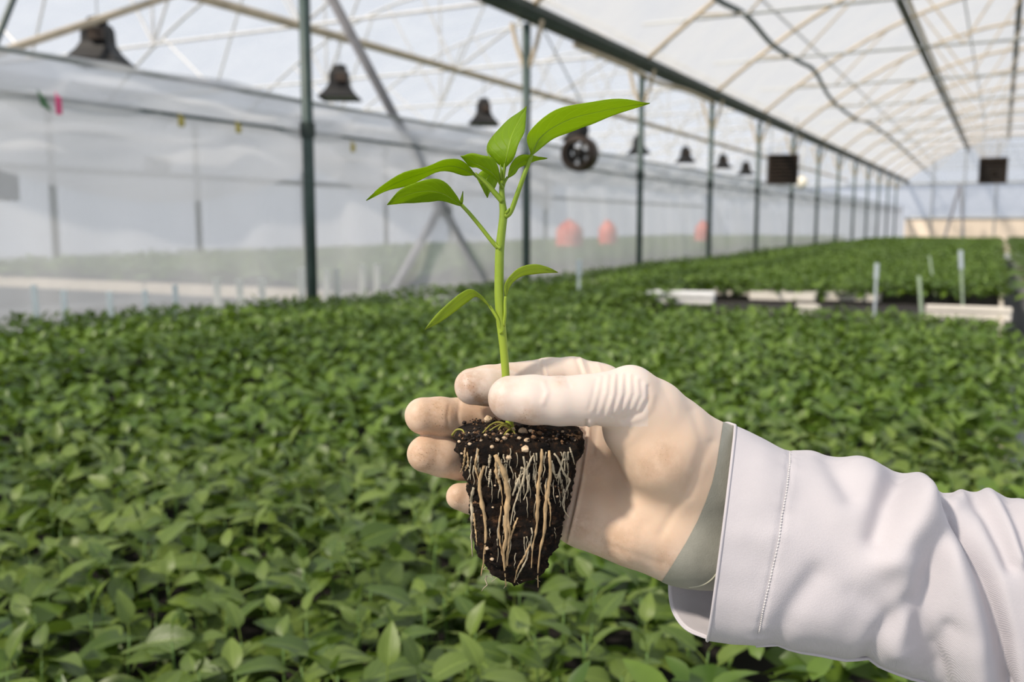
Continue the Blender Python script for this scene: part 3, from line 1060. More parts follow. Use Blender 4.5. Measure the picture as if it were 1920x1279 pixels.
x, y = gap_pt(1270, 557, 0.70)
slab_tray(x, y, 0.60, 0.34, 0.22, M['foam_white'], 'bright white upturned foam tray in the gap of the bed', BZ_ + .055, .08)
x, y = gap_pt(1815, 579, 0.70)
slab_tray(x, y, 0.55, 0.10, 0.05, M['foam'], 'long cream tray edge at the path end of the gap', BZ_ + .02, .09)
for px, py, w, lab in ((1470, 551, .55, 'cream cell tray of soil left of the blue tag'), (1600, 552, .45, 'cream cell tray of soil right of the blue tag'), (1380, 543, .4, 'cream cell tray behind the white upturned tray'),
                       (1240, 527, .42, 'cream cell tray showing between plants above the white tray')):
    x, y = gap_pt(px, py, 0.665)
    tray(x, y, w, 0.34, 0.1, M['foam'], lab, BZ_ + .02, .07)
x, y = gap_pt(1095, 526, 0.76)
slab_tray(x, y, .42, .30, 0.3, M['foam'], 'cream tray beside the pale tag, right of the stem', BZ_ + .10, .06)
x, y = gap_pt(855, 556, 0.74)
slab_tray(x, y, .40, .30, 0.3, M['foam_white'], 'white tray at the bed corner, left of the stem', BZ_ + .07, .07)
x, y = gap_pt(1515, 573, 0.74)
slab_tray(x, y, .14, .10, 0.3, M['foam'], 'small cream foam scrap at the near lip of the gap', BZ_ + .08, .06)


# label stakes
def stake(px, py0, py1, z0, mat, lab, wide=0.03, lean=0.0, head=0.0, row=False):
    b = on_x(px, py1, XL + 0.10) if row else on_z(px, py1, z0)
    low = b[2] - BZ_
    dist = (b - CAM) @ FWD
    h = (py1 - py0) * dist / FPX
    e = empty('label_stake', (b[0], b[1], BZ_), lab, 'tag', 'label stakes')
    v, f = bevel_box(-wide / 2, wide / 2, -.003, .003, -low, h, .0015)
    v[:, 0] += lean * (v[:, 2] + 0.08)
    ca, sa = math.cos(YAW), math.sin(YAW)
    w_ = np.c_[b[0] + v[:, 0] * ca - v[:, 1] * sa, b[1] + v[:, 0] * sa + v[:, 1] * ca, b[2] + v[:, 2]]
    make_obj('blade', (w_, f), mat, e)
    if head:
        v, f = bevel_box(-head / 2, head / 2, -.006, .006, h * .55, h, .004)
        v[:, 0] += lean * (v[:, 2] + 0.08)
        w_ = np.c_[b[0] + v[:, 0] * ca - v[:, 1] * sa, b[1] + v[:, 0] * sa + v[:, 1] * ca, b[2] + v[:, 2]]
        make_obj('head', (w_, f), M['tag_white'], e)


CZ = CAN - 0.04
stake(1641, 494, 560, CZ, M['tag_white'], 'pale blue label stake standing over the cream tray', .018, .0, .030)
stake(1731, 518, 592, CZ, M['tag_green'], 'pale green label stake by the long cream tray edge', .020, -.12)
stake(1753, 480, 530, CZ, M['tag_green'], 'thin pale label stake in the far bed, leaning left', .020, -.2)
stake(1806, 470, 548, CZ, M['tag_green'], 'tall label stake with pale head near the path', .020, -.1, .034)
stake(1085, 488, 552, CZ, M['tag_white'], 'pale tag stake right of the stem by the cream tray', .022, 0, .04)
for i, (px, y0_, y1_) in enumerate(((70, 538, 598), (122, 548, 592), (208, 550, 588), (274, 548, 584), (330, 538, 580), (409, 526, 572), (451, 528, 570), (492, 524, 568),
                                    (565, 506, 566), (612, 510, 566), (634, 508, 566), (678, 500, 566), (706, 500, 566))):
    lab = ['white stake at the bed edge, leftmost of the curtain row', 'short white stake second from the left at the curtain', 'short white stake third from the left at the curtain',
           'short white stake fourth from the left at the curtain', 'white stake fifth from the left at the curtain', 'first of three tall white stakes left of the dark post',
           'middle of three tall white stakes left of the dark post', 'last of three tall white stakes left of the dark post', 'white stake touching the left side of the dark post',
           'white stake just right of the dark post', 'second white stake right of the dark post', 'third white stake right of the dark post', 'white stake nearest the brace leg'][i]
    stake(px, y0_ - 4, y1_ + 6, CZ, M['foam_white' if px > 400 else 'tag_white'], lab, .042 if px > 400 else .03, 0.06 * (hash01(i + 2.0) - .5), row=True)

# ------------------------------------------------------------------ the held seedling
def cw(pts):
    return to_world(cam_pts(pts))


SD = empty('pepper_seedling', to_world([cam_pt(957, 1090, -4)])[0], 'single young pepper plant with bare root plug held in the gloved hand', 'seedling')

# root plug: rounded-square block tapering downwards
PLUG = np.array([  # py, left px, right px, half depth mm, centre dz
    (806, 870, 1080, 19.0, -2), (816, 861, 1087, 20.5, -2), (838, 861, 1086, 20.5, -2), (865, 868, 1078, 19.5, -2.5), (890, 875, 1072, 18.5, -3), (930, 881, 1065, 17.5, -3.5),
    (980, 886, 1052, 15.5, -4), (1020, 894, 1040, 13.0, -4), (1046, 904, 1029, 10.5, -4), (1066, 920, 1018, 7.5, -4), (1082, 940, 1000, 4.0, -4)], float)


def plug_at(py):
    return [float(np.interp(py, PLUG[:, 0], PLUG[:, i])) for i in range(1, 5)]


def plug_front(px, py, off=0.6):
    l, r, hd, c = plug_at(py)
    xn = min(0.97, abs((px - (l + r) / 2) / ((r - l) / 2)))
    return c + hd * (1 - xn ** 4) ** 0.25 + off


def sup(a, e=0.5):
    c, s = math.cos(a), math.sin(a)
    return math.copysign(abs(c) ** e, c), math.copysign(abs(s) ** e, s)


nth = 110
rows = []
levels_ = list(np.linspace(806, 1082, 80))
for s in (0.05, 0.35, 0.6, 0.8, 0.93):
    rows.append((806 - 5 * (1 - s ** 2) , s))
rows += [(py, 1.0) for py in levels_]
rows += [(1088, 0.6), (1091, 0.2)]
v = []
for py, s in rows:
    l, r, hd, c = plug_at(py)
    for k in range(nth):
        cx, cz = sup(2 * math.pi * k / nth)
        dzm = hd * s * cz
        p = cam_pt((l + r) / 2 + (r - l) / 2 * s * cx, py, c + dzm)
        p[1] += (410 - 420 + dzm) * 0 - 0.125 * dzm + (p[1] * dzm / 420.0)
        q = Vector(p)
        n1 = mnoise.noise(q * 0.13) * 2.0 + mnoise.noise(q * 0.33) * 1.9 + mnoise.noise(q * 0.8) * 1.3 + (1.2 if 812 < py < 850 else 0)
        rad = Vector((cx, 0.25 if s < 1 else 0, cz)).normalized() if s > 0.5 else Vector((0, 1, 0))
        v.append(np.array(q + rad * n1))
f = [(j * nth + k, (j + 1) * nth + k, (j + 1) * nth + (k + 1) % nth, j * nth + (k + 1) % nth) for j in range(len(rows) - 1) for k in range(nth)]
f += [tuple(range(nth)), tuple((len(rows) - 1) * nth + k for k in range(nth - 1, -1, -1))]
PG = make_obj('root_plug', (to_world(v), f), M['soil'], SD, smooth=True)
from mathutils.bvhtree import BVHTree
PLUG_BVH = BVHTree.FromPolygons([Vector(p_) for p_ in v], f)


def plug_hit(px, py, off):
    d = Vector(((px - 960) / FPX, (639.5 - py) / FPX, -1.0))
    h = PLUG_BVH.ray_cast(Vector((0, 0, 420)), d.normalized())
    if h[0] is not None:
        return h[0].z + off
    return None


PG['label'] = 'black soil plug wrapped in pale roots'


def cr(cx, cy):      # crop coordinates of the plug close-up to frame pixels
    return 820 + cx * 0.2737, 760 + cy * 0.2737


def root_path(pl, off=0.7):
    out = []
    for cx, cy in pl:
        px, py = cr(cx, cy)
        z = plug_hit(px, py, off)
        if z is None:
            z = min(plug_front(px, min(py, 1078), off), out[-1][2] - 0.5 if out else 99)
        out.append(cam_pt(px, py, z))
    return np.array(out)


ROOTS = [
    ([(395, 340), (440, 420), (470, 520), (485, 640), (470, 760), (472, 900), (455, 1000), (460, 1120), (470, 1240)], 9.0, 'root'),
    ([(470, 470), (492, 600), (478, 740), (495, 880), (478, 1010), (470, 1110)], 6.0, 'root'),
    ([(320, 410), (290, 520), (300, 650), (325, 760), (330, 900), (315, 1080), (300, 1168)], 6.5, 'root'),
    ([(248, 565), (235, 650), (240, 780), (235, 900), (240, 1035)], 6.5, 'root_pale'),
    ([(250, 740), (262, 850), (272, 965)], 4.0, 'root'),
    ([(718, 300), (708, 420), (692, 560), (686, 700), (680, 830), (655, 960), (645, 1115)], 6.0, 'root'),
    ([(765, 310), (772, 450), (755, 600), (740, 700), (735, 850), (710, 960), (690, 1120), (690, 1248)], 6.5, 'root'),
    ([(800, 330), (830, 370), (870, 470), (905, 515), (885, 570), (860, 660), (870, 720), (902, 772)], 4.2, 'root_pale'),
    ([(590, 350), (602, 450), (570, 560), (530, 680), (500, 820)], 4.5, 'root_pale'),
    ([(655, 345), (615, 440), (622, 560), (590, 650)], 3.6, 'root_pale'),
    ([(645, 930), (600, 1030), (550, 1120), (528, 1215)], 3.8, 'root'),
    ([(632, 930), (612, 1050), (560, 1150), (540, 1195)], 3.2, 'root_pale'),
    ([(440, 690), (420, 850), (440, 1000), (458, 1110)], 3.6, 'root'),
    ([(362, 340), (352, 430)], 4.4, 'root_pale'),
    ([(365, 440), (350, 560)], 4.2, 'root_pale'),
    ([(190, 290), (182, 400), (158, 462)], 3.6, 'root'),
    ([(205, 320), (212, 400), (190, 450)], 3.2, 'root'),
    ([(870, 318), (845, 430), (815, 500), (792, 400)], 3.6, 'root_pale'),
    ([(515, 620), (560, 500), (612, 440)], 4.2, 'root_pale'),
    ([(280, 300), (262, 420), (298, 560)], 4.0, 'root'),
    ([(550, 770), (520, 850), (492, 950), (480, 1100)], 3.6, 'root'),
    ([(908, 290), (940, 405)], 3.2, 'root_pale'),
    ([(440, 370), (420, 470), (425, 550)], 4.0, 'root_pale'),
    ([(735, 540), (760, 640), (775, 720), (770, 830)], 3.4, 'root'),
    ([(660, 330), (668, 405)], 3.0, 'root_pale'),
    ([(845, 320), (872, 375), (880, 320)], 3.0, 'root_pale'),
    ([(400, 360), (405, 470), (435, 560), (448, 690)], 5.0, 'root'),
    ([(785, 380), (800, 470), (845, 465)], 3.0, 'root_pale'),
]
for i, (pl, wpx, mt) in enumerate(ROOTS):
    dense = catmull([(a, b, 0) for a, b in pl], 26)[:, :2]
    dense[:, 0] += [3.5 * mnoise.noise(Vector((i * 7.3, s_ * 0.45, 0))) for s_ in range(26)]
    p = root_path(dense, wpx * 0.24 * 0.22 + 0.1)
    for _ in range(3):
        z2 = p[:, 2].copy()
        z2[1:-1] = (p[:-2, 2] + 2 * p[1:-1, 2] + p[2:, 2]) / 4
        p[:, 2] = np.maximum(z2, p[:, 2] - 0.1)
    p = cam_pts([(*cr(a, b), z) for (a, b), z in zip(dense, p[:, 2])])
    s = np.linspace(0, 1, 26)
    rad = wpx * 0.24 * 0.56 * (0.5 + 0.5 * np.sin(np.pi * np.clip(s * 1.1 + 0.12, 0, 1))) * (1 + 0.4 * np.array([mnoise.noise(Vector((i * 3.3, k_ * 0.7, 5))) for k_ in range(26)])) * np.where(s > .8, 1 - (s - .8) * 3.2, 1) * (1 + 0.25 * np.sin(np.arange(26) * 1.9 + i))
    r_ = make_obj('root', (to_world(tube(p, np.clip(rad, .26, None), 7)[0]), tube(p, 1, 7)[1]), M[mt], PG, smooth=True)

# finer rootlets, too many to count
fine = []
rr = random.Random(5)
for i in range(90):
    px = rr.uniform(868, 1072)
    py = rr.uniform(845, 1040)
    if rr.random() < .45:
        py = rr.uniform(840, 900)
    L = rr.uniform(12, 55)
    l, r, _, _ = plug_at(py)
    if not l + 4 < px < r - 4:
        continue
    pl = []
    x = px
    for k in range(6):
        yy = py + L * k / 5
        x += rr.uniform(-2.2, 2.2)
        zz = plug_hit(x, yy, .2)
        pl.append(cam_pt(x, yy, plug_front(x, min(yy, 1078), .3) if zz is None else zz))
    pl = np.array(pl)
    zs_ = pl[:, 2].copy()
    zs_[1:-1] = np.maximum((pl[:-2, 2] + pl[2:, 2]) / 2, zs_[1:-1])
    pl[:, 2] = zs_
    fine.append(tube(catmull(pl, 14), np.linspace(.30, .10, 14) * rr.uniform(.7, 1.5), 5))
for i in range(14):      # hairs hanging below the plug
    px = rr.uniform(900, 1020)
    y0_ = 1050 + rr.uniform(0, 30)
    pl = [cam_pt(px + rr.uniform(-3, 3) * k, y0_ + k * rr.uniform(5, 9), -2) for k in range(5)]
    fine.append(tube(np.array(pl), np.linspace(.4, .1, 5), 5))
vf = join(*fine)
tag(make_obj('rootlets', (to_world(vf[0]), vf[1]), M['root_pale'], PG, smooth=True), kind='stuff')


def blob(c, r, seed, squash=1.0, sub=1):
    bm = bmesh.new()
    bmesh.ops.create_icosphere(bm, subdivisions=sub, radius=1.0)
    vs = []
    for p in bm.verts:
        n = 1 + 0.35 * mnoise.noise(p.co * 1.5 + Vector((seed * 3.7, seed, 0)))
        vs.append(np.array(c) + np.array(p.co) * r * n * np.array([1, squash, 1]))
    bm.verts.index_update()
    fs = [tuple(q.index for q in ff.verts) for ff in bm.faces]
    bm.free()
    return np.array(vs), fs


GRAINS = [(605, 300, 28), (490, 358, 20), (375, 285, 15), (222, 265, 13), (615, 240, 20), (205, 195, 20), (410, 235, 16), (462, 225, 19), (340, 980, 15), (375, 1055, 14),
          (910, 205, 11), (330, 205, 14), (255, 190, 13), (168, 330, 10), (820, 625, 10), (560, 225, 14), (640, 175, 15), (300, 240, 11), (150, 250, 12), (860, 180, 11), (940, 240, 9), (395, 550, 8), (380, 700, 8)]
for i, (cx, cy, r) in enumerate(GRAINS):
    px, py = cr(cx, cy)
    if py < 815:
        c = cam_pt(px, py, plug_front(px, 825, -7))
    else:
        c = cam_pt(px, py, plug_hit(px, py, 0.2) or plug_front(px, py, 0.3))
    vf = blob(c, r * 0.2737 * 0.24, i, 0.8, 2)
    make_obj('grain', (to_world(vf[0]), vf[1]), M['perlite'], PG, smooth=False)
# gravel bits and seed husk on top of the plug
for i, (cx, cy, r, dz, mt) in enumerate(((585, 180, 32, 8, 'perlite'), (345, 95, 30, 2, 'perlite'), (480, 205, 16, 12, 'perlite'), (440, 195, 13, 10, 'perlite'), (520, 165, 15, 8, 'perlite'), (700, 190, 18, 12, 'soil_brown'), (280, 185, 14, 8, 'soil_brown'))):
    px, py = cr(cx, cy)
    vf = blob(cam_pt(px, py, dz), r * 0.2737 * 0.24, i + 40, 0.85, 2)
    make_obj('grain', (to_world(vf[0]), vf[1]), M[mt], PG)
# loose soil crumbs
for name_, cnt, mt, seed in (('soil_crumbs', 520, 'soil_dark', 1), ('soil_crumbs', 420, 'soil_brown', 2)):
    rr = random.Random(seed)
    cr_ = []
    for i in range(cnt):
        py = rr.choice((rr.uniform(808, 860), rr.uniform(808, 1080)))
        l, r, hd, c = plug_at(py)
        if rr.random() < .3:        # top surface
            a = rr.uniform(0, 6.28)
            q = math.sqrt(rr.random())
            cx, cz = sup(a)
            dzm = hd * q * cz
            p = cam_pt((l + r) / 2 + (r - l) / 2 * q * cx, 806, c + dzm)
            p[1] += -0.125 * dzm + p[1] * dzm / 420.0 + 1.3
        else:
            a = rr.uniform(-0.3, math.pi + 0.3)
            cx, cz = sup(a)
            p = cam_pt((l + r) / 2 + (r - l) / 2 * cx * 1.0, py, c + hd * cz)
        cr_.append(blob(p, rr.uniform(.22, .85) * (1.6 if rr.random() < .12 else 1), i, 0.8, 1))
    vf = join(*cr_)
    tag(make_obj(name_, (to_world(vf[0]), vf[1]), M[mt], PG), kind='stuff')
# mossy strands at the stem foot
for i, pl in enumerate(([(958, 800, 6), (948, 794, 8), (930, 800, 10), (918, 808, 11)], [(956, 802, 8), (942, 798, 10), (934, 806, 12)], [(958, 804, 8), (950, 810, 11), (944, 818, 13)],
                        [(957, 800, 6), (936, 792, 6), (920, 797, 7), (905, 812, 10)], [(962, 806, 9), (966, 814, 12)], [(848, 816, 4), (856, 806, 8), (866, 806, 9), (871, 812, 12)])):
    p = catmull(cam_pts(pl), 12)
    vf = tube(p, np.linspace(.55, .3, 12), 6)
    make_obj('moss_strand', (to_world(vf[0]), vf[1]), M['moss'], PG, smooth=True)

# stem
stem_px = [(959, 812, 2, 8.5), (955, 790, 1.5, 8.0), (950, 740, 1, 8), (948, 700, 1, 8.2), (944, 650, 1, 8.4), (941, 622, 1, 9.2), (938, 590, 1, 9.8), (936, 550, 1, 9.8), (936, 510, 1, 9.4), (937, 468, 1, 9.2), (941, 430, 1, 8.6),
           (944, 402, 1, 8.4), (942, 380, 1, 6.8), (941, 360, 1, 5.6), (941, 338, 1, 4.6), (942, 322, 1, 2.2)]
p = catmull([cam_pt(a, b, c) for a, b, c, d in stem_px], 60)
r_ = np.interp(np.linspace(0, len(stem_px) - 1, 60), range(len(stem_px)), [d * 0.22 for *_, d in stem_px])
vf = tube(p, r_, 12)
vf = (to_world(vf[0]), vf[1])
make_obj('stem', vf, M['held_stem'], SD, smooth=True)
for pl, w in (([(939, 466, 3), (932, 461, 3), (929, 455, 3)], 4.5), ([(940, 622, 3), (944, 626, 3)], 6), ([(949, 400, 3), (953, 394, 4), (955, 390, 4)], 3.5)):
    p = catmull(cam_pts(pl), 6)
    vf = tube(p, np.linspace(w * .24, .15, 6), 7)
    make_obj('axil_bud', (to_world(vf[0]), vf[1]), M['held_stem'], SD, smooth=True)


def held_leaf(upper, mid, lower, petiole=None, pw=(3.6, 3.0), nu=22, nv=9, wav=0.5, seed=0, bulge=0.6, width_mat='held_leaf'):
    U = catmull(cam_pts(upper), nu)
    Mi = catmull(cam_pts(mid), nu)
    Lo = catmull(cam_pts(lower), nu)
    V, UV = [], []
    for i in range(nu):
        t = i / (nu - 1)
        for j in range(nv):
            s = j / (nv - 1)
            if s <= .5:
                q = s / .5
                p = U[i] * (1 - q) + Mi[i] * q
            else:
                q = (s - .5) / .5
                p = Mi[i] * (1 - q) + Lo[i] * q
            e = abs(s - .5) * 2
            side = e * (1 - e) * 4
            vein = math.cos((t * 7.0 - e * 2.5) * 6.283)
            p = p + np.array([0, 0, 1.0]) * (bulge * side + 0.4 * side * vein) + np.array([0, 1.0, 0.5]) * wav * 1.5 * e * math.sin(t * 13 + seed * 2.1 + (3 if s > .5 else 0)) * math.sin(math.pi * t)
            V.append(p)
            UV.append((t, s))
    F = [(i * nv + j, i * nv + j + 1, (i + 1) * nv + j + 1, (i + 1) * nv + j) for i in range(nu - 1) for j in range(nv - 1)]
    o = make_obj('leaf', (to_world(V), F), M[width_mat], SD, smooth=True, uv=UV)
    so = o.modifiers.new('thickness', 'SOLIDIFY')
    so.thickness = 0.00035
    so.offset = 0
    # midrib
    rib = Mi[:-1] + [0, 0, 0.25]
    vf = tube(rib, np.linspace(pw[1] * .24 * .40, 0.12, len(rib)), 6)
    make_obj('midrib', (to_world(vf[0]), vf[1]), M['held_stem'], o, smooth=True)
    if petiole:
        pp = catmull(cam_pts(petiole), 18)
        vf = tube(pp, np.linspace(pw[0], pw[1], 18) * .24, 9)
        make_obj('petiole', (to_world(vf[0]), vf[1]), M['held_stem'], o, smooth=True)
    return o


# big right-hand leaf seen from below
held_leaf([(996, 292, 6), (988, 258, 12), (1003, 236, 17), (1048, 206, 20), (1105, 190, 18), (1160, 186, 10), (1218, 194, -2)],
          [(996, 292, 6), (1010, 262, 6), (1035, 240, 7), (1075, 221, 7), (1120, 210, 5), (1165, 201, 1), (1218, 194, -2)],
          [(996, 292, 6), (1020, 274, 2), (1048, 255, -4), (1088, 238, -6), (1112, 234, -7), (1160, 212, -5), (1218, 194, -2)],
          [(948, 406, 2), (958, 396, 3), (972, 358, 5), (984, 325, 6), (997, 290, 6)], (5.0, 4.0), 26, 9, .4, 1)
# upright centre leaf
held_leaf([(946, 316, 4), (926, 300, 4), (913, 282, 3), (920, 258, 1), (945, 233, -2), (968, 215, -4), (987, 200, -8)],
          [(946, 316, 4), (949, 300, 7), (953, 282, 8), (958, 262, 7), (965, 243, 4), (976, 222, 0), (987, 200, -8)],
          [(946, 316, 4), (960, 302, 8), (966, 288, 11), (972, 272, 12), (983, 248, 9), (986, 222, 2), (987, 200, -8)],
          [(942, 345, 2), (944, 330, 3), (946, 314, 4)], (3.6, 3.4), 22, 9, .35, 2)
# long left leaf
held_leaf([(892, 328, 3), (876, 310, 10), (855, 297, 16), (832, 298, 18), (800, 316, 14), (752, 326, 8), (715, 348, 2), (687, 376, -6)],
          [(892, 328, 3), (872, 318, 4), (848, 311, 5), (822, 314, 5), (792, 325, 4), (755, 338, 1), (720, 355, -3), (687, 376, -6)],
          [(892, 328, 3), (872, 328, -1), (846, 323, -6), (818, 325, -8), (788, 335, -8), (756, 350, -7), (722, 360, -7), (687, 376, -6)],
          [(942, 378, 2), (928, 362, 2.5), (912, 344, 3), (890, 326, 3)], (5.4, 4.0), 24, 9, .45, 3)
# lower left leaf
held_leaf([(867, 387, 4), (856, 366, 10), (838, 345, 15), (812, 337, 17), (780, 341, 14), (748, 358, 8), (726, 384, 0)],
          [(867, 387, 4), (850, 374, 5), (828, 362, 6), (805, 358, 6), (778, 361, 5), (750, 371, 3), (726, 384, 0)],
          [(867, 387, 4), (846, 382, 0), (822, 376, -5), (800, 377, -6), (776, 382, -6), (752, 381, -3), (726, 384, 0)],
          [(934, 465, 2), (922, 452, 2.5), (900, 424, 3), (880, 400, 4), (865, 384, 4)], (4.4, 3.4), 22, 9, .3, 4)
# curled middle-left leaf in front of the crown
held_leaf([(938, 345, 6), (934, 318, 12), (925, 298, 15), (905, 290, 16), (888, 288, 14), (872, 291, 10), (864, 293, 6)],
          [(938, 345, 6), (928, 330, 8), (916, 319, 10), (902, 312, 10), (890, 306, 9), (876, 299, 8), (864, 293, 6)],
          [(938, 345, 6), (922, 330, 5), (908, 320, 4), (896, 316, 3), (884, 313, 4), (874, 304, 5), (864, 293, 6)],
          [(942, 352, 2), (940, 348, 4), (936, 342, 6)], (3.0, 2.6), 18, 9, .25, 5)
# leaf hanging down behind the long petiole
held_leaf([(934, 322, -6), (912, 318, -4), (898, 324, -2), (894, 334, -1), (901, 348, -1), (908, 360, -2), (914, 371, -3)],
          [(934, 322, -6), (922, 326, -5), (914, 334, -4), (910, 342, -3), (911, 352, -3), (912, 362, -3), (914, 371, -3)],
          [(934, 322, -6), (936, 332, -7), (932, 344, -8), (928, 352, -7), (921, 358, -6), (917, 363, -4), (914, 371, -3)],
          [(941, 350, 0), (940, 335, -4), (933, 321, -6)], (2.6, 2.2), 18, 7, .2, 6)
# small right leaf
held_leaf([(952, 334, 2), (956, 312, 6), (966, 298, 9), (982, 291, 9), (1002, 291, 6), (1014, 295, 3), (1026, 297, 0)],
          [(952, 334, 2), (962, 316, 3), (974, 306, 4), (988, 300, 4), (1004, 297, 3), (1015, 297, 2), (1026, 297, 0)],
          [(952, 334, 2), (966, 326, 0), (974, 314, -2), (990, 306, -3), (1006, 302, -2), (1016, 299, 0), (1026, 297, 0)],
          [(943, 352, 1), (946, 342, 2), (952, 332, 2)], (3.0, 2.6), 18, 7, .2, 7)
# crown buds
for i, (a, b, c, w) in enumerate((((938, 340, 4), (934, 322, 7), (931, 306, 8), 2.2), ((941, 338, 5), (940, 322, 8), (938, 308, 9), 1.9), ((944, 338, 5), (945, 322, 8), (946, 306, 9), 2.2), ((936, 336, 2), (926, 314, 2), (911, 279, 0), 1.6))):
    p = catmull(cam_pts([a, b, c]), 10)
    vf = tube(p, np.array([.5, .9, 1, 1, .95, .9, .8, .65, .45, .15]) * w * .24 * 1.3, 7)
    make_obj('bud', (to_world(vf[0]), vf[1]), M['held_stem'], SD, smooth=True)
# little stub on the lower left leaf
held_leaf([(866, 384, 4), (863, 376, 4), (866, 366, 4), (868, 359, 4)], [(866, 384, 4), (865, 376, 5), (866, 366, 5), (868, 359, 4)], [(866, 384, 4), (868, 377, 4), (868, 367, 4), (868, 359, 4)], None, (1.2, 1.0), 8, 5, 0, 8)
# cotyledons
held_leaf([(948, 560, 2), (946, 535, 4), (957, 516, 6), (975, 502, 8), (1003, 496, 7), (1026, 500, 4), (1046, 511, 0)],
          [(948, 560, 2), (951, 535, 3), (962, 521, 4), (980, 509, 4), (1004, 504, 4), (1026, 505, 2), (1046, 511, 0)],
          [(948, 560, 2), (956, 537, 1), (967, 525, 1), (984, 516, 0), (1006, 513, 0), (1026, 512, 0), (1046, 511, 0)],
          [(944, 612, 2), (947, 590, 3), (947, 570, 3), (948, 556, 3)], (3.4, 2.8), 20, 7, .1, 9, .6, 'cotyledon_leaf')
held_leaf([(922, 580, 3), (905, 556, 5), (886, 543, 8), (868, 548, 9), (845, 564, 8), (818, 590, 4), (797, 618, 0)],
          [(922, 580, 3), (906, 562, 4), (888, 549, 5), (871, 557, 5), (850, 574, 5), (822, 597, 3), (797, 618, 0)],
          [(922, 580, 3), (908, 567, 3), (892, 556, 2), (876, 566, 1), (855, 583, 1), (828, 602, 1), (797, 618, 0)],
          [(939, 618, 2), (934, 600, 3), (926, 586, 3), (918, 574, 3)], (3.6, 2.8), 20, 7, .1, 10, .6, 'cotyledon_leaf')

# ------------------------------------------------------------------ person: gloved hand and coat sleeve
H_mm = 0.75


def surface_nets(F, org, h):
    nx, ny, nz = F.shape
    ins = F < 0
    acc = np.zeros((nx - 1, ny - 1, nz - 1, 3), np.float32)
    cnt = np.zeros((nx - 1, ny - 1, nz - 1), np.float32)

    def corner(A, i, j, k):
        return A[i:nx - 1 + i, j:ny - 1 + j, k:nz - 1 + k]
    for ax in range(3):
        for a in (0, 1):
            for b in (0, 1):
                c0 = [0, 0, 0]
                o = [q for q in range(3) if q != ax]
                c0[o[0]], c0[o[1]] = a, b
                c1 = list(c0)
                c1[ax] = 1
                f0, f1 = corner(F, *c0), corner(F, *c1)
                m = corner(ins, *c0) != corner(ins, *c1)
                t = np.where(m, f0 / (f0 - f1 + 1e-12 * (f0 == f1)), 0)
                acc[..., ax] += np.where(m, t, 0)
                acc[..., o[0]] += np.where(m, a, 0)
                acc[..., o[1]] += np.where(m, b, 0)
                cnt += m
    act = cnt > 0
    idx = -np.ones(act.shape, np.int64)
    idx[act] = np.arange(act.sum())
    ijk = np.argwhere(act)
    V = (ijk + acc[act] / cnt[act][:, None]) * h + org
    faces = []
    for ax in range(3):
        o1, o2 = [q for q in range(3) if q != ax]
        sl0 = [slice(None)] * 3
        sl1 = [slice(None)] * 3
        sl0[ax] = slice(0, -1)
        sl1[ax] = slice(1, None)
        m = ins[tuple(sl0)] != ins[tuple(sl1)]
        e = np.argwhere(m)
        ok = (e[:, o1] > 0) & (e[:, o2] > 0) & (e[:, o1] < F.shape[o1] - 1) & (e[:, o2] < F.shape[o2] - 1)
        e = e[ok]
        flip = ins[tuple(e.T)]
        q = []
        for d1, d2 in ((1, 1), (0, 1), (0, 0), (1, 0)):
            g = e.copy()
            g[:, o1] -= d1
            g[:, o2] -= d2
            q.append(idx[tuple(g.T)])
        q = np.array(q).T
        if ax == 1:
            flip = ~flip
        q[~flip] = q[~flip][:, ::-1]
        faces.append(q)
    return V, np.vstack(faces)


# chains of (px, py, dz, radius in mm)
thumb = [(957, 747, 14, 9.9), (1000, 750, 15, 10.3), (1050, 752, 15, 10.3), (1095, 751, 14, 10.6), (1135, 748, 12, 11.2), (1182, 741, 8, 12.6), (1225, 774, 2, 14.6), (1262, 814, -4, 16.5), (1318, 868, -14, 19.5)]
index = [(886, 725, -9, 8.5), (915, 723, -11, 9.2), (950, 720, -13, 9.4), (1030, 711, -22, 10.0), (1075, 712, -25, 10.6), (1125, 735, -26, 12)]
middle = [(793, 780, -20, 8.7), (825, 782, -23, 9.2), (862, 783, -28, 9.2), (970, 790, -36, 9.8), (1088, 805, -34, 11.3)]
ring_f = [(798, 851, -20, 8.8), (830, 857, -23, 9.2), (862, 864, -28, 9.1), (965, 880, -36, 9.6), (1085, 885, -34, 11.0)]
little = [(861, 931, -20, 6.3), (885, 935, -22, 7.2), (915, 942, -25, 7.7), (990, 955, -31, 8.8), (1085, 965, -28, 10.6)]
palm_chains = [
    [(1125, 735, -26, 12.0), (1310, 880, -28, 18)],
    [(1088, 805, -34, 11.5), (1310, 915, -30, 18)],
    [(1085, 885, -34, 11.0), (1300, 965, -30, 18)],
    [(1082, 962, -28, 11.0), (1290, 1015, -26, 17)],
    [(1100, 974, -22, 12.0), (1190, 993, -17, 15.5), (1268, 1010, -18, 17.2)],
    [(1195, 800, 0, 15.5), (1245, 848, -2, 19.0), (1300, 905, -12, 20)],
    [(1316, 884, -20, 20.5), (1372, 898, -17, 21.2), (1480, 935, -12, 23)],
    [(1290, 1002, -22, 18.6), (1330, 1012, -20, 19.2), (1440, 1050, -14, 21)],
]


def to_mm(ch):
    return [(cam_pt(a, b, c), r) for a, b, c, r in ch]


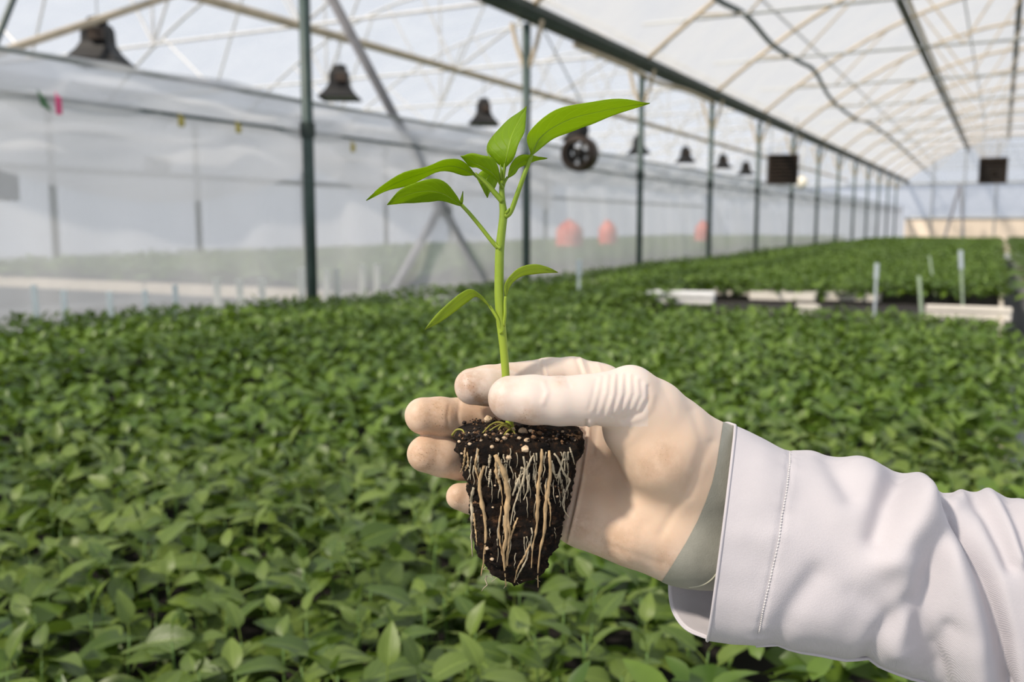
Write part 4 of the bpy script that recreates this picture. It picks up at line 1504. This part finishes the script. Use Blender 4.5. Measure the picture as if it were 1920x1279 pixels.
lo = cam_pt(745, 1120, -62)
hi = cam_pt(1450, 655, 42)
lo = np.array([cam_pt(740, 700, -45)[0] - 3, cam_pt(1000, 1125, -30)[1], -64])
hi = np.array([cam_pt(1430, 700, -10)[0], cam_pt(1000, 655, -20)[1], 34])
shp = tuple(int(q) for q in np.ceil((hi - lo) / H_mm))
gx = (lo[0] + np.arange(shp[0]) * H_mm).astype(np.float32)[:, None, None]
gy = (lo[1] + np.arange(shp[1]) * H_mm).astype(np.float32)[None, :, None]
gz = (lo[2] + np.arange(shp[2]) * H_mm).astype(np.float32)[None, None, :]


def smin(a, b, k):
    h = np.maximum(k - np.abs(a - b), 0) / k
    return np.minimum(a, b) - h * h * k * 0.25


def seg_sdf(a, ra, b, rb):
    ab = (b - a).astype(np.float32)
    L2 = float(ab @ ab)
    px_, py_, pz_ = gx - np.float32(a[0]), gy - np.float32(a[1]), gz - np.float32(a[2])
    t = np.clip((px_ * ab[0] + py_ * ab[1] + pz_ * ab[2]) / L2, 0, 1)
    d = np.sqrt((px_ - t * ab[0]) ** 2 + (py_ - t * ab[1]) ** 2 + (pz_ - t * ab[2]) ** 2)
    return (d - (np.float32(ra) + t * np.float32(rb - ra))).astype(np.float32)


def chain_sdf(ch, k):
    d = None
    m = to_mm(ch)
    for (a, ra), (b, rb) in zip(m[:-1], m[1:]):
        s = seg_sdf(a, ra, b, rb)
        d = s if d is None else smin(d, s, k)
    return d


palm = None
for ch in palm_chains:
    s = chain_sdf(ch, 4)
    palm = s if palm is None else smin(palm, s, 13.0)
hand = None
for ch, k in ((index, 7), (middle, 7), (ring_f, 7), (little, 7)):
    s = smin(palm, chain_sdf(ch, 2.0), k)
    hand = s if hand is None else smin(hand, s, 0.8)
ths = chain_sdf(thumb, 3.0)
hand = smin(hand, smin(palm, ths, 8.0), 0.8)
V, F = surface_nets(hand, lo, H_mm)
del hand, palm, ths

# orientation check, normals from the mesh itself
me_t = bpy.data.meshes.new('tmp')
me_t.from_pydata(V.tolist(), [], F.tolist())
me_t.update()
nrm = np.zeros(len(V) * 3, np.float32)
me_t.vertices.foreach_get('normal', nrm)
nrm = nrm.reshape(-1, 3).astype(float)
bpy.data.meshes.remove(me_t)
cen = V.mean(0)
if ((V - cen) * nrm).sum() < 0:
    F = F[:, ::-1]
    nrm = -nrm
# light smoothing of the voxel steps
nbr = np.vstack([F[:, [0, 1]], F[:, [1, 2]], F[:, [2, 3]], F[:, [3, 0]]])
for _ in range(4):
    s = np.zeros_like(V)
    c = np.zeros(len(V))
    np.add.at(s, nbr[:, 0], V[nbr[:, 1]])
    np.add.at(s, nbr[:, 1], V[nbr[:, 0]])
    np.add.at(c, nbr[:, 0], 1)
    np.add.at(c, nbr[:, 1], 1)
    V = V * 0.45 + 0.55 * s / c[:, None]

d_ = 420 - V[:, 2]
U_px = 960 + V[:, 0] * FPX / d_
V_px = 639.5 - V[:, 1] * FPX / d_
front = np.clip(nrm[:, 2] * 1.6 + 0.25, 0, 1)


def seg_dist(poly, X=None, Y=None):
    X = U_px if X is None else X
    Y = V_px if Y is None else Y
    best = np.full(len(X), 1e9)
    sgn = np.zeros(len(X))
    for (x0, y0_), (x1, y1_) in zip(poly[:-1], poly[1:]):
        dx, dy = x1 - x0, y1_ - y0_
        L2 = dx * dx + dy * dy
        t = np.clip(((X - x0) * dx + (Y - y0_) * dy) / L2, 0, 1)
        d = np.hypot(X - x0 - t * dx, Y - y0_ - t * dy)
        m = d < best
        best[m] = d[m]
        sgn[m] = np.sign(dx * (Y - y0_) - dy * (X - x0))[m]
    return best, sgn


disp = np.zeros(len(V))
thumb_zone = V[:, 2] > -14


def line(poly, w, amp, zone=None):
    global disp
    d, _ = seg_dist(poly)
    a = amp * np.exp(-(d / w) ** 2) * front
    disp += a if zone is None else np.where(zone, a, 0)


# stretch wrinkles of the latex at the thumb joint
for pl, w, a in (([(1118, 712), (1112, 740), (1104, 768)], 3.2, -.45), ([(1132, 706), (1128, 735), (1118, 772)], 3.4, -.6), ([(1146, 704), (1143, 738), (1130, 778)], 3.4, -.65),
                 ([(1160, 703), (1158, 740), (1146, 780)], 3.6, -.75), ([(1174, 704), (1174, 738), (1162, 772), (1142, 788)], 3.6, -.75), ([(1188, 706), (1190, 738), (1178, 768), (1154, 788)], 3.8, -.8),
                 ([(1202, 716), (1204, 742), (1192, 768), (1168, 786)], 4, -.8), ([(1216, 726), (1216, 748), (1203, 772), (1170, 790)], 4.4, -.9),
                 ([(1125, 708), (1120, 738), (1112, 770)], 3.2, .3), ([(1139, 705), (1136, 736), (1124, 775)], 3.2, .4), ([(1153, 704), (1150, 739), (1138, 779)], 3.2, .45), ([(1167, 704), (1166, 739), (1154, 776)], 3.2, .45),
                 ([(1181, 705), (1182, 738), (1170, 770)], 3.4, .5), ([(1195, 711), (1197, 740), (1185, 768)], 3.6, .5), ([(1210, 722), (1211, 745), (1198, 770)], 3.8, .5),
                 ([(1225, 742), (1222, 764), (1205, 785), (1160, 795)], 5, .6)):
    line(pl, w * 1.15, a * (0.32 + 0.3 * hash01(pl[0][0] * 0.37)), thumb_zone)
# nail and tip of the thumb
line([(1018, 716), (1026, 735), (1018, 756)], 5, .45, thumb_zone)
line([(985, 712), (1010, 714)], 5, .3, thumb_zone)
line([(965, 728), (1010, 735)], 16, -.35, thumb_zone)
line([(1060, 706), (1068, 725)], 4, -.25, thumb_zone)
# folds over the index knuckle
for pl, w, a in (([(1008, 668), (1020, 705)], 4, -.5), ([(1014, 668), (1026, 705)], 3, .4), ([(1078, 664), (1092, 704)], 4, -.5), ([(1085, 664), (1099, 704)], 3.5, .6), ([(1098, 668), (1112, 704)], 4, -.4), ([(1118, 676), (1128, 700)], 4, .4)):
    line(pl, w, a, ~thumb_zone | (V[:, 2] < -10))
# long crease of loose film across the palm
line([(1106, 790), (1100, 850), (1092, 900), (1082, 950), (1066, 1016)], 3.2, 1.0)
line([(1099, 790), (1093, 850), (1085, 900), (1075, 950), (1060, 1012)], 3.0, -1.0)
line([(1118, 800), (1112, 850)], 5, -.6)
line([(1130, 860), (1150, 930), (1200, 985)], 22, -1.2)
line([(1095, 1000), (1160, 1030), (1240, 1058)], 7, -.3)
line([(1300, 770), (1320, 830), (1290, 930)], 10, -.5)
line([(1240, 1000), (1300, 900), (1335, 830)], 9, -.5)
# finger joint creases
for x, y, s in ((862, 783, 30), (868, 862, 30), (842, 782, 20), (905, 722, 24)):
    line([(x, y - s), (x - 3, y), (x, y + s)], 3.5, -.3, V[:, 2] < -8)
line([(1262, 770), (1240, 720)], 8, -.2)
nz_ = np.array([mnoise.noise(Vector(q) * 0.09) for q in V[::1]]) * 0.35
V = V + nrm * (disp + nz_ * 0.6)[:, None]

# colour masks: soil smears and skin showing through the stretched latex
dirt = np.zeros(len(V))
for x, y, r, a in ((1245, 856, 34, .5), (1215, 878, 40, .45), (1265, 880, 36, .35), (820, 785, 55, .75), (880, 800, 40, .6), (800, 855, 45, .75), (850, 870, 40, .5), (880, 722, 36, .8), (900, 752, 26, .8), (860, 935, 30, .6),
                   (985, 785, 28, .65), (1150, 1040, 70, .55), (1085, 985, 40, .55), (1250, 1050, 40, .5), (1048, 712, 14, .5), (945, 700, 40, .35), (930, 760, 26, .6), (1105, 870, 40, .4)):
    dirt = np.maximum(dirt, a * np.exp(-(((U_px - x) ** 2 + (V_px - y) ** 2) / r ** 2)))
warm = np.full(len(V), 0.5)
for x, y, r, a in ((1230, 900, 130, .55), (1170, 960, 130, .55), (830, 800, 120, .5), (800, 860, 80, .55), (900, 735, 50, .35), (870, 935, 60, .6), (1290, 870, 90, .3)):
    warm += a * np.exp(-(((U_px - x) ** 2 + (V_px - y) ** 2) / r ** 2))
tw = (V[:, 2] > -6) & (U_px < 1215) & (V_px < 800)
warm = np.where(tw, 0.22 + 0.3 * np.clip((V_px - 745) / 50, 0, 1), warm)

PS = empty('person', to_world([cam_pt(1440, 1000, -15)])[0], 'gloved right hand and white coat sleeve gripping the seedling', 'person')
# the hand surface, cut cleanly along the wrist where the darker grey band begins
def cut_mesh(name, mat, parent, keep_hand, push=0.0):
    keep = (U_px[F].max(1) < 1432) & ((U_px[F].max(1) < 1390) if keep_hand else (U_px[F].min(1) > 1225))
    ff = F[keep]
    used = np.unique(ff)
    mp = -np.ones(len(V), np.int64)
    mp[used] = np.arange(len(used))
    o = make_obj(name, (to_world(V[used] + nrm[used] * push), mp[ff].tolist()), mat, parent, smooth=True)
    for nm, arr in (('dirt', dirt), ('warm', warm)):
        at = o.data.attributes.new(nm, 'FLOAT', 'POINT')
        at.data.foreach_set('value', arr[used].astype(np.float32))
    poly = [tuple(p_[:2]) for p_ in catmull([(1360, 760, 0), (1353, 812, 0), (1337, 900, 0), (1304, 985, 0), (1251, 1075, 0), (1230, 1105, 0)], 13)]
    org = CAM - np.array(parent.location)
    bm = bmesh.new()
    bm.from_mesh(o.data)
    for (x0, y0_), (x1, y1_) in zip(poly[:-1], poly[1:]):
        n = np.cross(ray(x0, y0_), ray(x1, y1_))
        n = n / np.linalg.norm(n)
        bmesh.ops.bisect_plane(bm, geom=list(bm.verts) + list(bm.edges) + list(bm.faces), dist=1e-7, plane_co=Vector(org), plane_no=Vector(n))
    kill = []
    for fa in bm.faces:
        d = np.array(fa.calc_center_median()) - org
        zc = d @ FWD
        uu, vv = 960 + FPX * (d @ RGT) / zc, 639.5 - FPX * (d @ UPV) / zc
        xb = np.interp(vv, [p_[1] for p_ in poly], [p_[0] for p_ in poly])
        if (uu > xb) == keep_hand:
            kill.append(fa)
    bmesh.ops.delete(bm, geom=kill, context='FACES')
    bm.to_mesh(o.data)
    bm.free()
    o.data.update()
    return o


GL = cut_mesh('glove', M['latex'], PS, True)
GL['label'] = 'soil-smudged cream latex glove'
CF = cut_mesh('glove_wrist', M['latex_grey'], PS, False, 0.2)
CF['label'] = 'greyish wrist end of the glove'
# rolled bead near the end of the cuff
HAND_BVH = BVHTree.FromPolygons([Vector(p_) for p_ in V], F.tolist())
bd = []
for px, py in catmull([(1292, 1101, 0), (1312, 1098, 0), (1328, 1091, 0), (1340, 1080, 0), (1351, 1062, 0), (1360, 1040, 0), (1372, 1000, 0)], 40)[:, :2]:
    h = HAND_BVH.ray_cast(Vector((0, 0, 420)), Vector(((px - 960) / FPX, (639.5 - py) / FPX, -1.0)).normalized())
    if h[0] is not None:
        bd.append(np.array(h[0]) + np.array([0, 0, .3]))
vf = tube(np.array(bd), .42, 8)
make_obj('cuff_bead', (to_world(vf[0]), vf[1]), M['latex_bead'], PS, smooth=True)

# sleeve: cloth tube along the forearm
ST = [  # top px, top py, bottom px, bottom py, centre dz, half depth
    (1378, 799, 1326, 1196, -14, 36), (1430, 822, 1372, 1198, -13, 38), (1482, 845, 1420, 1200, -12, 39), (1545, 850, 1500, 1212, -11, 40), (1615, 866, 1585, 1229, -9, 41), (1690, 877, 1670, 1252, -7, 42),
    (1738, 890, 1738, 1283, -5, 43), (1785, 921, 1808, 1318, -3, 43), (1860, 927, 1890, 1352, 0, 44), (1935, 938, 1960, 1378, 4, 45), (2100, 985, 2120, 1430, 12, 46), (2400, 1075, 2400, 1530, 26, 48)]
ns, nt = 230, 170
stn = np.array(ST, float)
# station parameter by distance so that folds keep their size
cxs = (stn[:, 0] + stn[:, 2]) / 2
qs = np.interp(np.linspace(cxs[0], cxs[-1], ns), cxs, np.arange(len(ST)))
SV = np.zeros((ns, nt, 3))
SP = np.zeros((ns, nt, 2))
ax_dir = (cam_pt(1560, 1045, -10) - cam_pt(1380, 1000, -14))
ax_dir = ax_dir / np.linalg.norm(ax_dir)


def st_at(q):
    i = int(min(max(q, 0), len(ST) - 1.001))
    t = q - i
    p = stn[np.clip([i - 1, i, i + 1, i + 2], 0, len(ST) - 1)]
    a, b, c, d = p
    return 0.5 * (2 * b + (c - a) * t + (2 * a - 5 * b + 4 * c - d) * t * t + (3 * b - a - 3 * c + d) * t ** 3)


for i in range(ns):
    tx, ty, bx_, by_, cz, hd = st_at(qs[i])
    T, B = cam_pt(tx, ty, cz), cam_pt(bx_, by_, cz)
    C_ = (T + B) / 2
    hv = (T - B) / 2
    for j in range(nt):
        a = 2 * math.pi * j / nt
        cv, sv = sup(a, 0.86)
        p = C_ + hv * cv + np.array([0, 0, 1.0]) * hd * sv
        # the back of the hem reaches further towards the hand
        back = max(0, -sv)
        shift = -18.5 * back ** 0.38 * (0.62 - 0.38 * cv) * max(0, 1 - qs[i] / 3.0)
        shift -= 8.0 * max(0, sv) * max(0, 1 - qs[i] / 3.0)
        p = p + ax_dir * shift
        SV[i, j] = p
sv = SV.reshape(-1, 3)
sd = 420 - sv[:, 2]
su = 960 + sv[:, 0] * FPX / sd
sy = 639.5 - sv[:, 1] * FPX / sd


def sleeve_normals(G):
    di = np.gradient(G, axis=0)
    dj = np.roll(G, -1, 1) - np.roll(G, 1, 1)
    n = np.cross(di, dj)
    n /= np.linalg.norm(n, axis=2)[..., None] + 1e-9
    return n


SN = sleeve_normals(SV).reshape(-1, 3)
C0 = SV.mean(1, keepdims=True)
if ((SV - C0).reshape(-1, 3) * SN).sum() < 0:
    SN = -SN
fr = np.clip(SN[:, 2] * 2 + 0.7, 0, 1)
sdisp = np.zeros(len(sv))


def fold(poly, w, amp, asym=1.0):
    """ridge (amp > 0) or valley along a line of the cloth; asym sharpens one flank"""
    global sdisp
    d, sg = seg_dist(poly, su, sy)
    ww = np.where(sg > 0, w * asym, w)
    sdisp += 1.3 * amp * np.exp(-(d / ww) ** 2) * fr


fold([(1748, 880), (1735, 930), (1712, 985), (1672, 1045)], 34, 6.0)
fold([(1690, 872), (1668, 940), (1650, 1012)], 27, -5.2)
fold([(1752, 880), (1770, 915), (1815, 985), (1856, 1090), (1884, 1200), (1896, 1300)], 13, -8.5, 2.2)
fold([(1742, 950), (1800, 1060), (1835, 1180), (1845, 1290)], 36, 4.0)
fold([(1768, 1010), (1742, 1090), (1732, 1170), (1748, 1260)], 26, -4.5)
fold([(1705, 1060), (1690, 1140), (1690, 1220)], 24, 2.2)
fold([(1555, 850), (1580, 890), (1600, 925)], 24, -2.8)
fold([(1610, 862), (1640, 890)], 26, 2.2)
fold([(1700, 1130), (1650, 1190), (1625, 1240)], 20, -2.6)
fold([(1620, 1080), (1560, 1160)], 34, 1.4)
fold([(1530, 1080), (1480, 1150), (1455, 1200)], 22, -1.9)
fold([(1600, 1110), (1660, 1150), (1700, 1210)], 22, -1.2)
fold([(1820, 925), (1850, 960), (1880, 1020), (1896, 1060)], 13, -2.8)
fold([(1850, 922), (1885, 975), (1915, 1050)], 13, 2.6)
fold([(1890, 930), (1915, 985), (1935, 1060)], 13, -2.6)
fold([(1780, 1180), (1760, 1230), (1770, 1290)], 18, -2.4)
fold([(1810, 925), (1790, 945)], 14, 1.6)
fold([(1400, 1000), (1430, 1010)], 26, .8)
fold([(1500, 950), (1560, 1000)], 50, -1.2)
# hem: stitched groove with puckers
HEM = [(1482, 845), (1478, 900), (1466, 980), (1448, 1070), (1430, 1150), (1420, 1200)]
d, sg = seg_dist(HEM, su, sy)
jj = np.tile(np.arange(nt), ns)
pk = np.array([mnoise.noise(Vector((j * 0.33, 3.1, 0))) for j in range(nt)])[jj]
allm = np.exp(-(d / 4.0) ** 2) * fr
sdisp += -0.9 * allm + 1.1 * pk * np.exp(-(d / 16.0) ** 2) * fr
sdisp += 0.45 * np.clip(1 - np.maximum(0, -0) - np.abs(qs[np.repeat(np.arange(ns), nt)] - 0.9) / 1.1, 0, 1)
sdisp += np.array([mnoise.noise(Vector(q) * 0.035) * 1.3 + mnoise.noise(Vector(q) * 0.09) * 0.45 for q in sv])
sv2 = sv + SN * sdisp[:, None]
f = [(i * nt + j, i * nt + (j + 1) % nt, (i + 1) * nt + (j + 1) % nt, (i + 1) * nt + j) for i in range(ns - 1) for j in range(nt)]
SL = make_obj('coat_sleeve', (to_world(sv2), f), M['coat'], PS, smooth=True)
so = SL.modifiers.new('thickness', 'SOLIDIFY')
so.thickness = 0.0014
so.offset = -1
SL['label'] = 'white cotton coat sleeve with stitched hem'
# stitches lie on the cloth: find the surface nearest to the hem line
st_parts = []
hp_ = catmull([(a, b, 0) for a, b in HEM], 150)
d2 = sv2.reshape(ns, nt, 3)
frm = (fr > 0.3)
suv = np.c_[su, sy]
pts_s = []
for x, y, _ in hp_:
    dd = np.hypot(su - x, sy - y) + np.where(frm & (SN[:, 2] > -0.1), 0, 1e6)
    n3 = np.argsort(dd)[:4]
    wgt = 1 / (dd[n3] + 0.5)
    pts_s.append((sv2[n3] * wgt[:, None]).sum(0) / wgt.sum() + SN[n3[0]] * 0.25)
pts_s = np.array(pts_s)
for _ in range(3):
    pts_s[1:-1] = (pts_s[:-2] + pts_s[1:-1] * 2 + pts_s[2:]) / 4
for k in range(0, len(pts_s) - 2, 2):
    st_parts.append(tube(np.array([pts_s[k], (pts_s[k] + pts_s[k + 1]) / 2 + [0, 0, .15], pts_s[k + 1]]), .30, 5))
vf = join(*st_parts)
tag(make_obj('hem_stitching', (to_world(vf[0]), vf[1]), M['thread'], SL, smooth=True), kind='stuff')
# edge piping of the hem opening
hem_loop = np.vstack([sv2.reshape(ns, nt, 3)[0], sv2.reshape(ns, nt, 3)[0][:1]])
vf = tube(hem_loop, .72, 7, False)
make_obj('hem_edge', (to_world(vf[0]), vf[1]), M['coat'], SL, smooth=True)
# under-seam
us = sv2.reshape(ns, nt, 3)[20:200:4, nt // 2 - 4]
vf = tube(us + [0, -0.3, .3], 1.1, 6)
make_obj('under_seam', (to_world(vf[0]), vf[1]), M['coat'], SL, smooth=True)
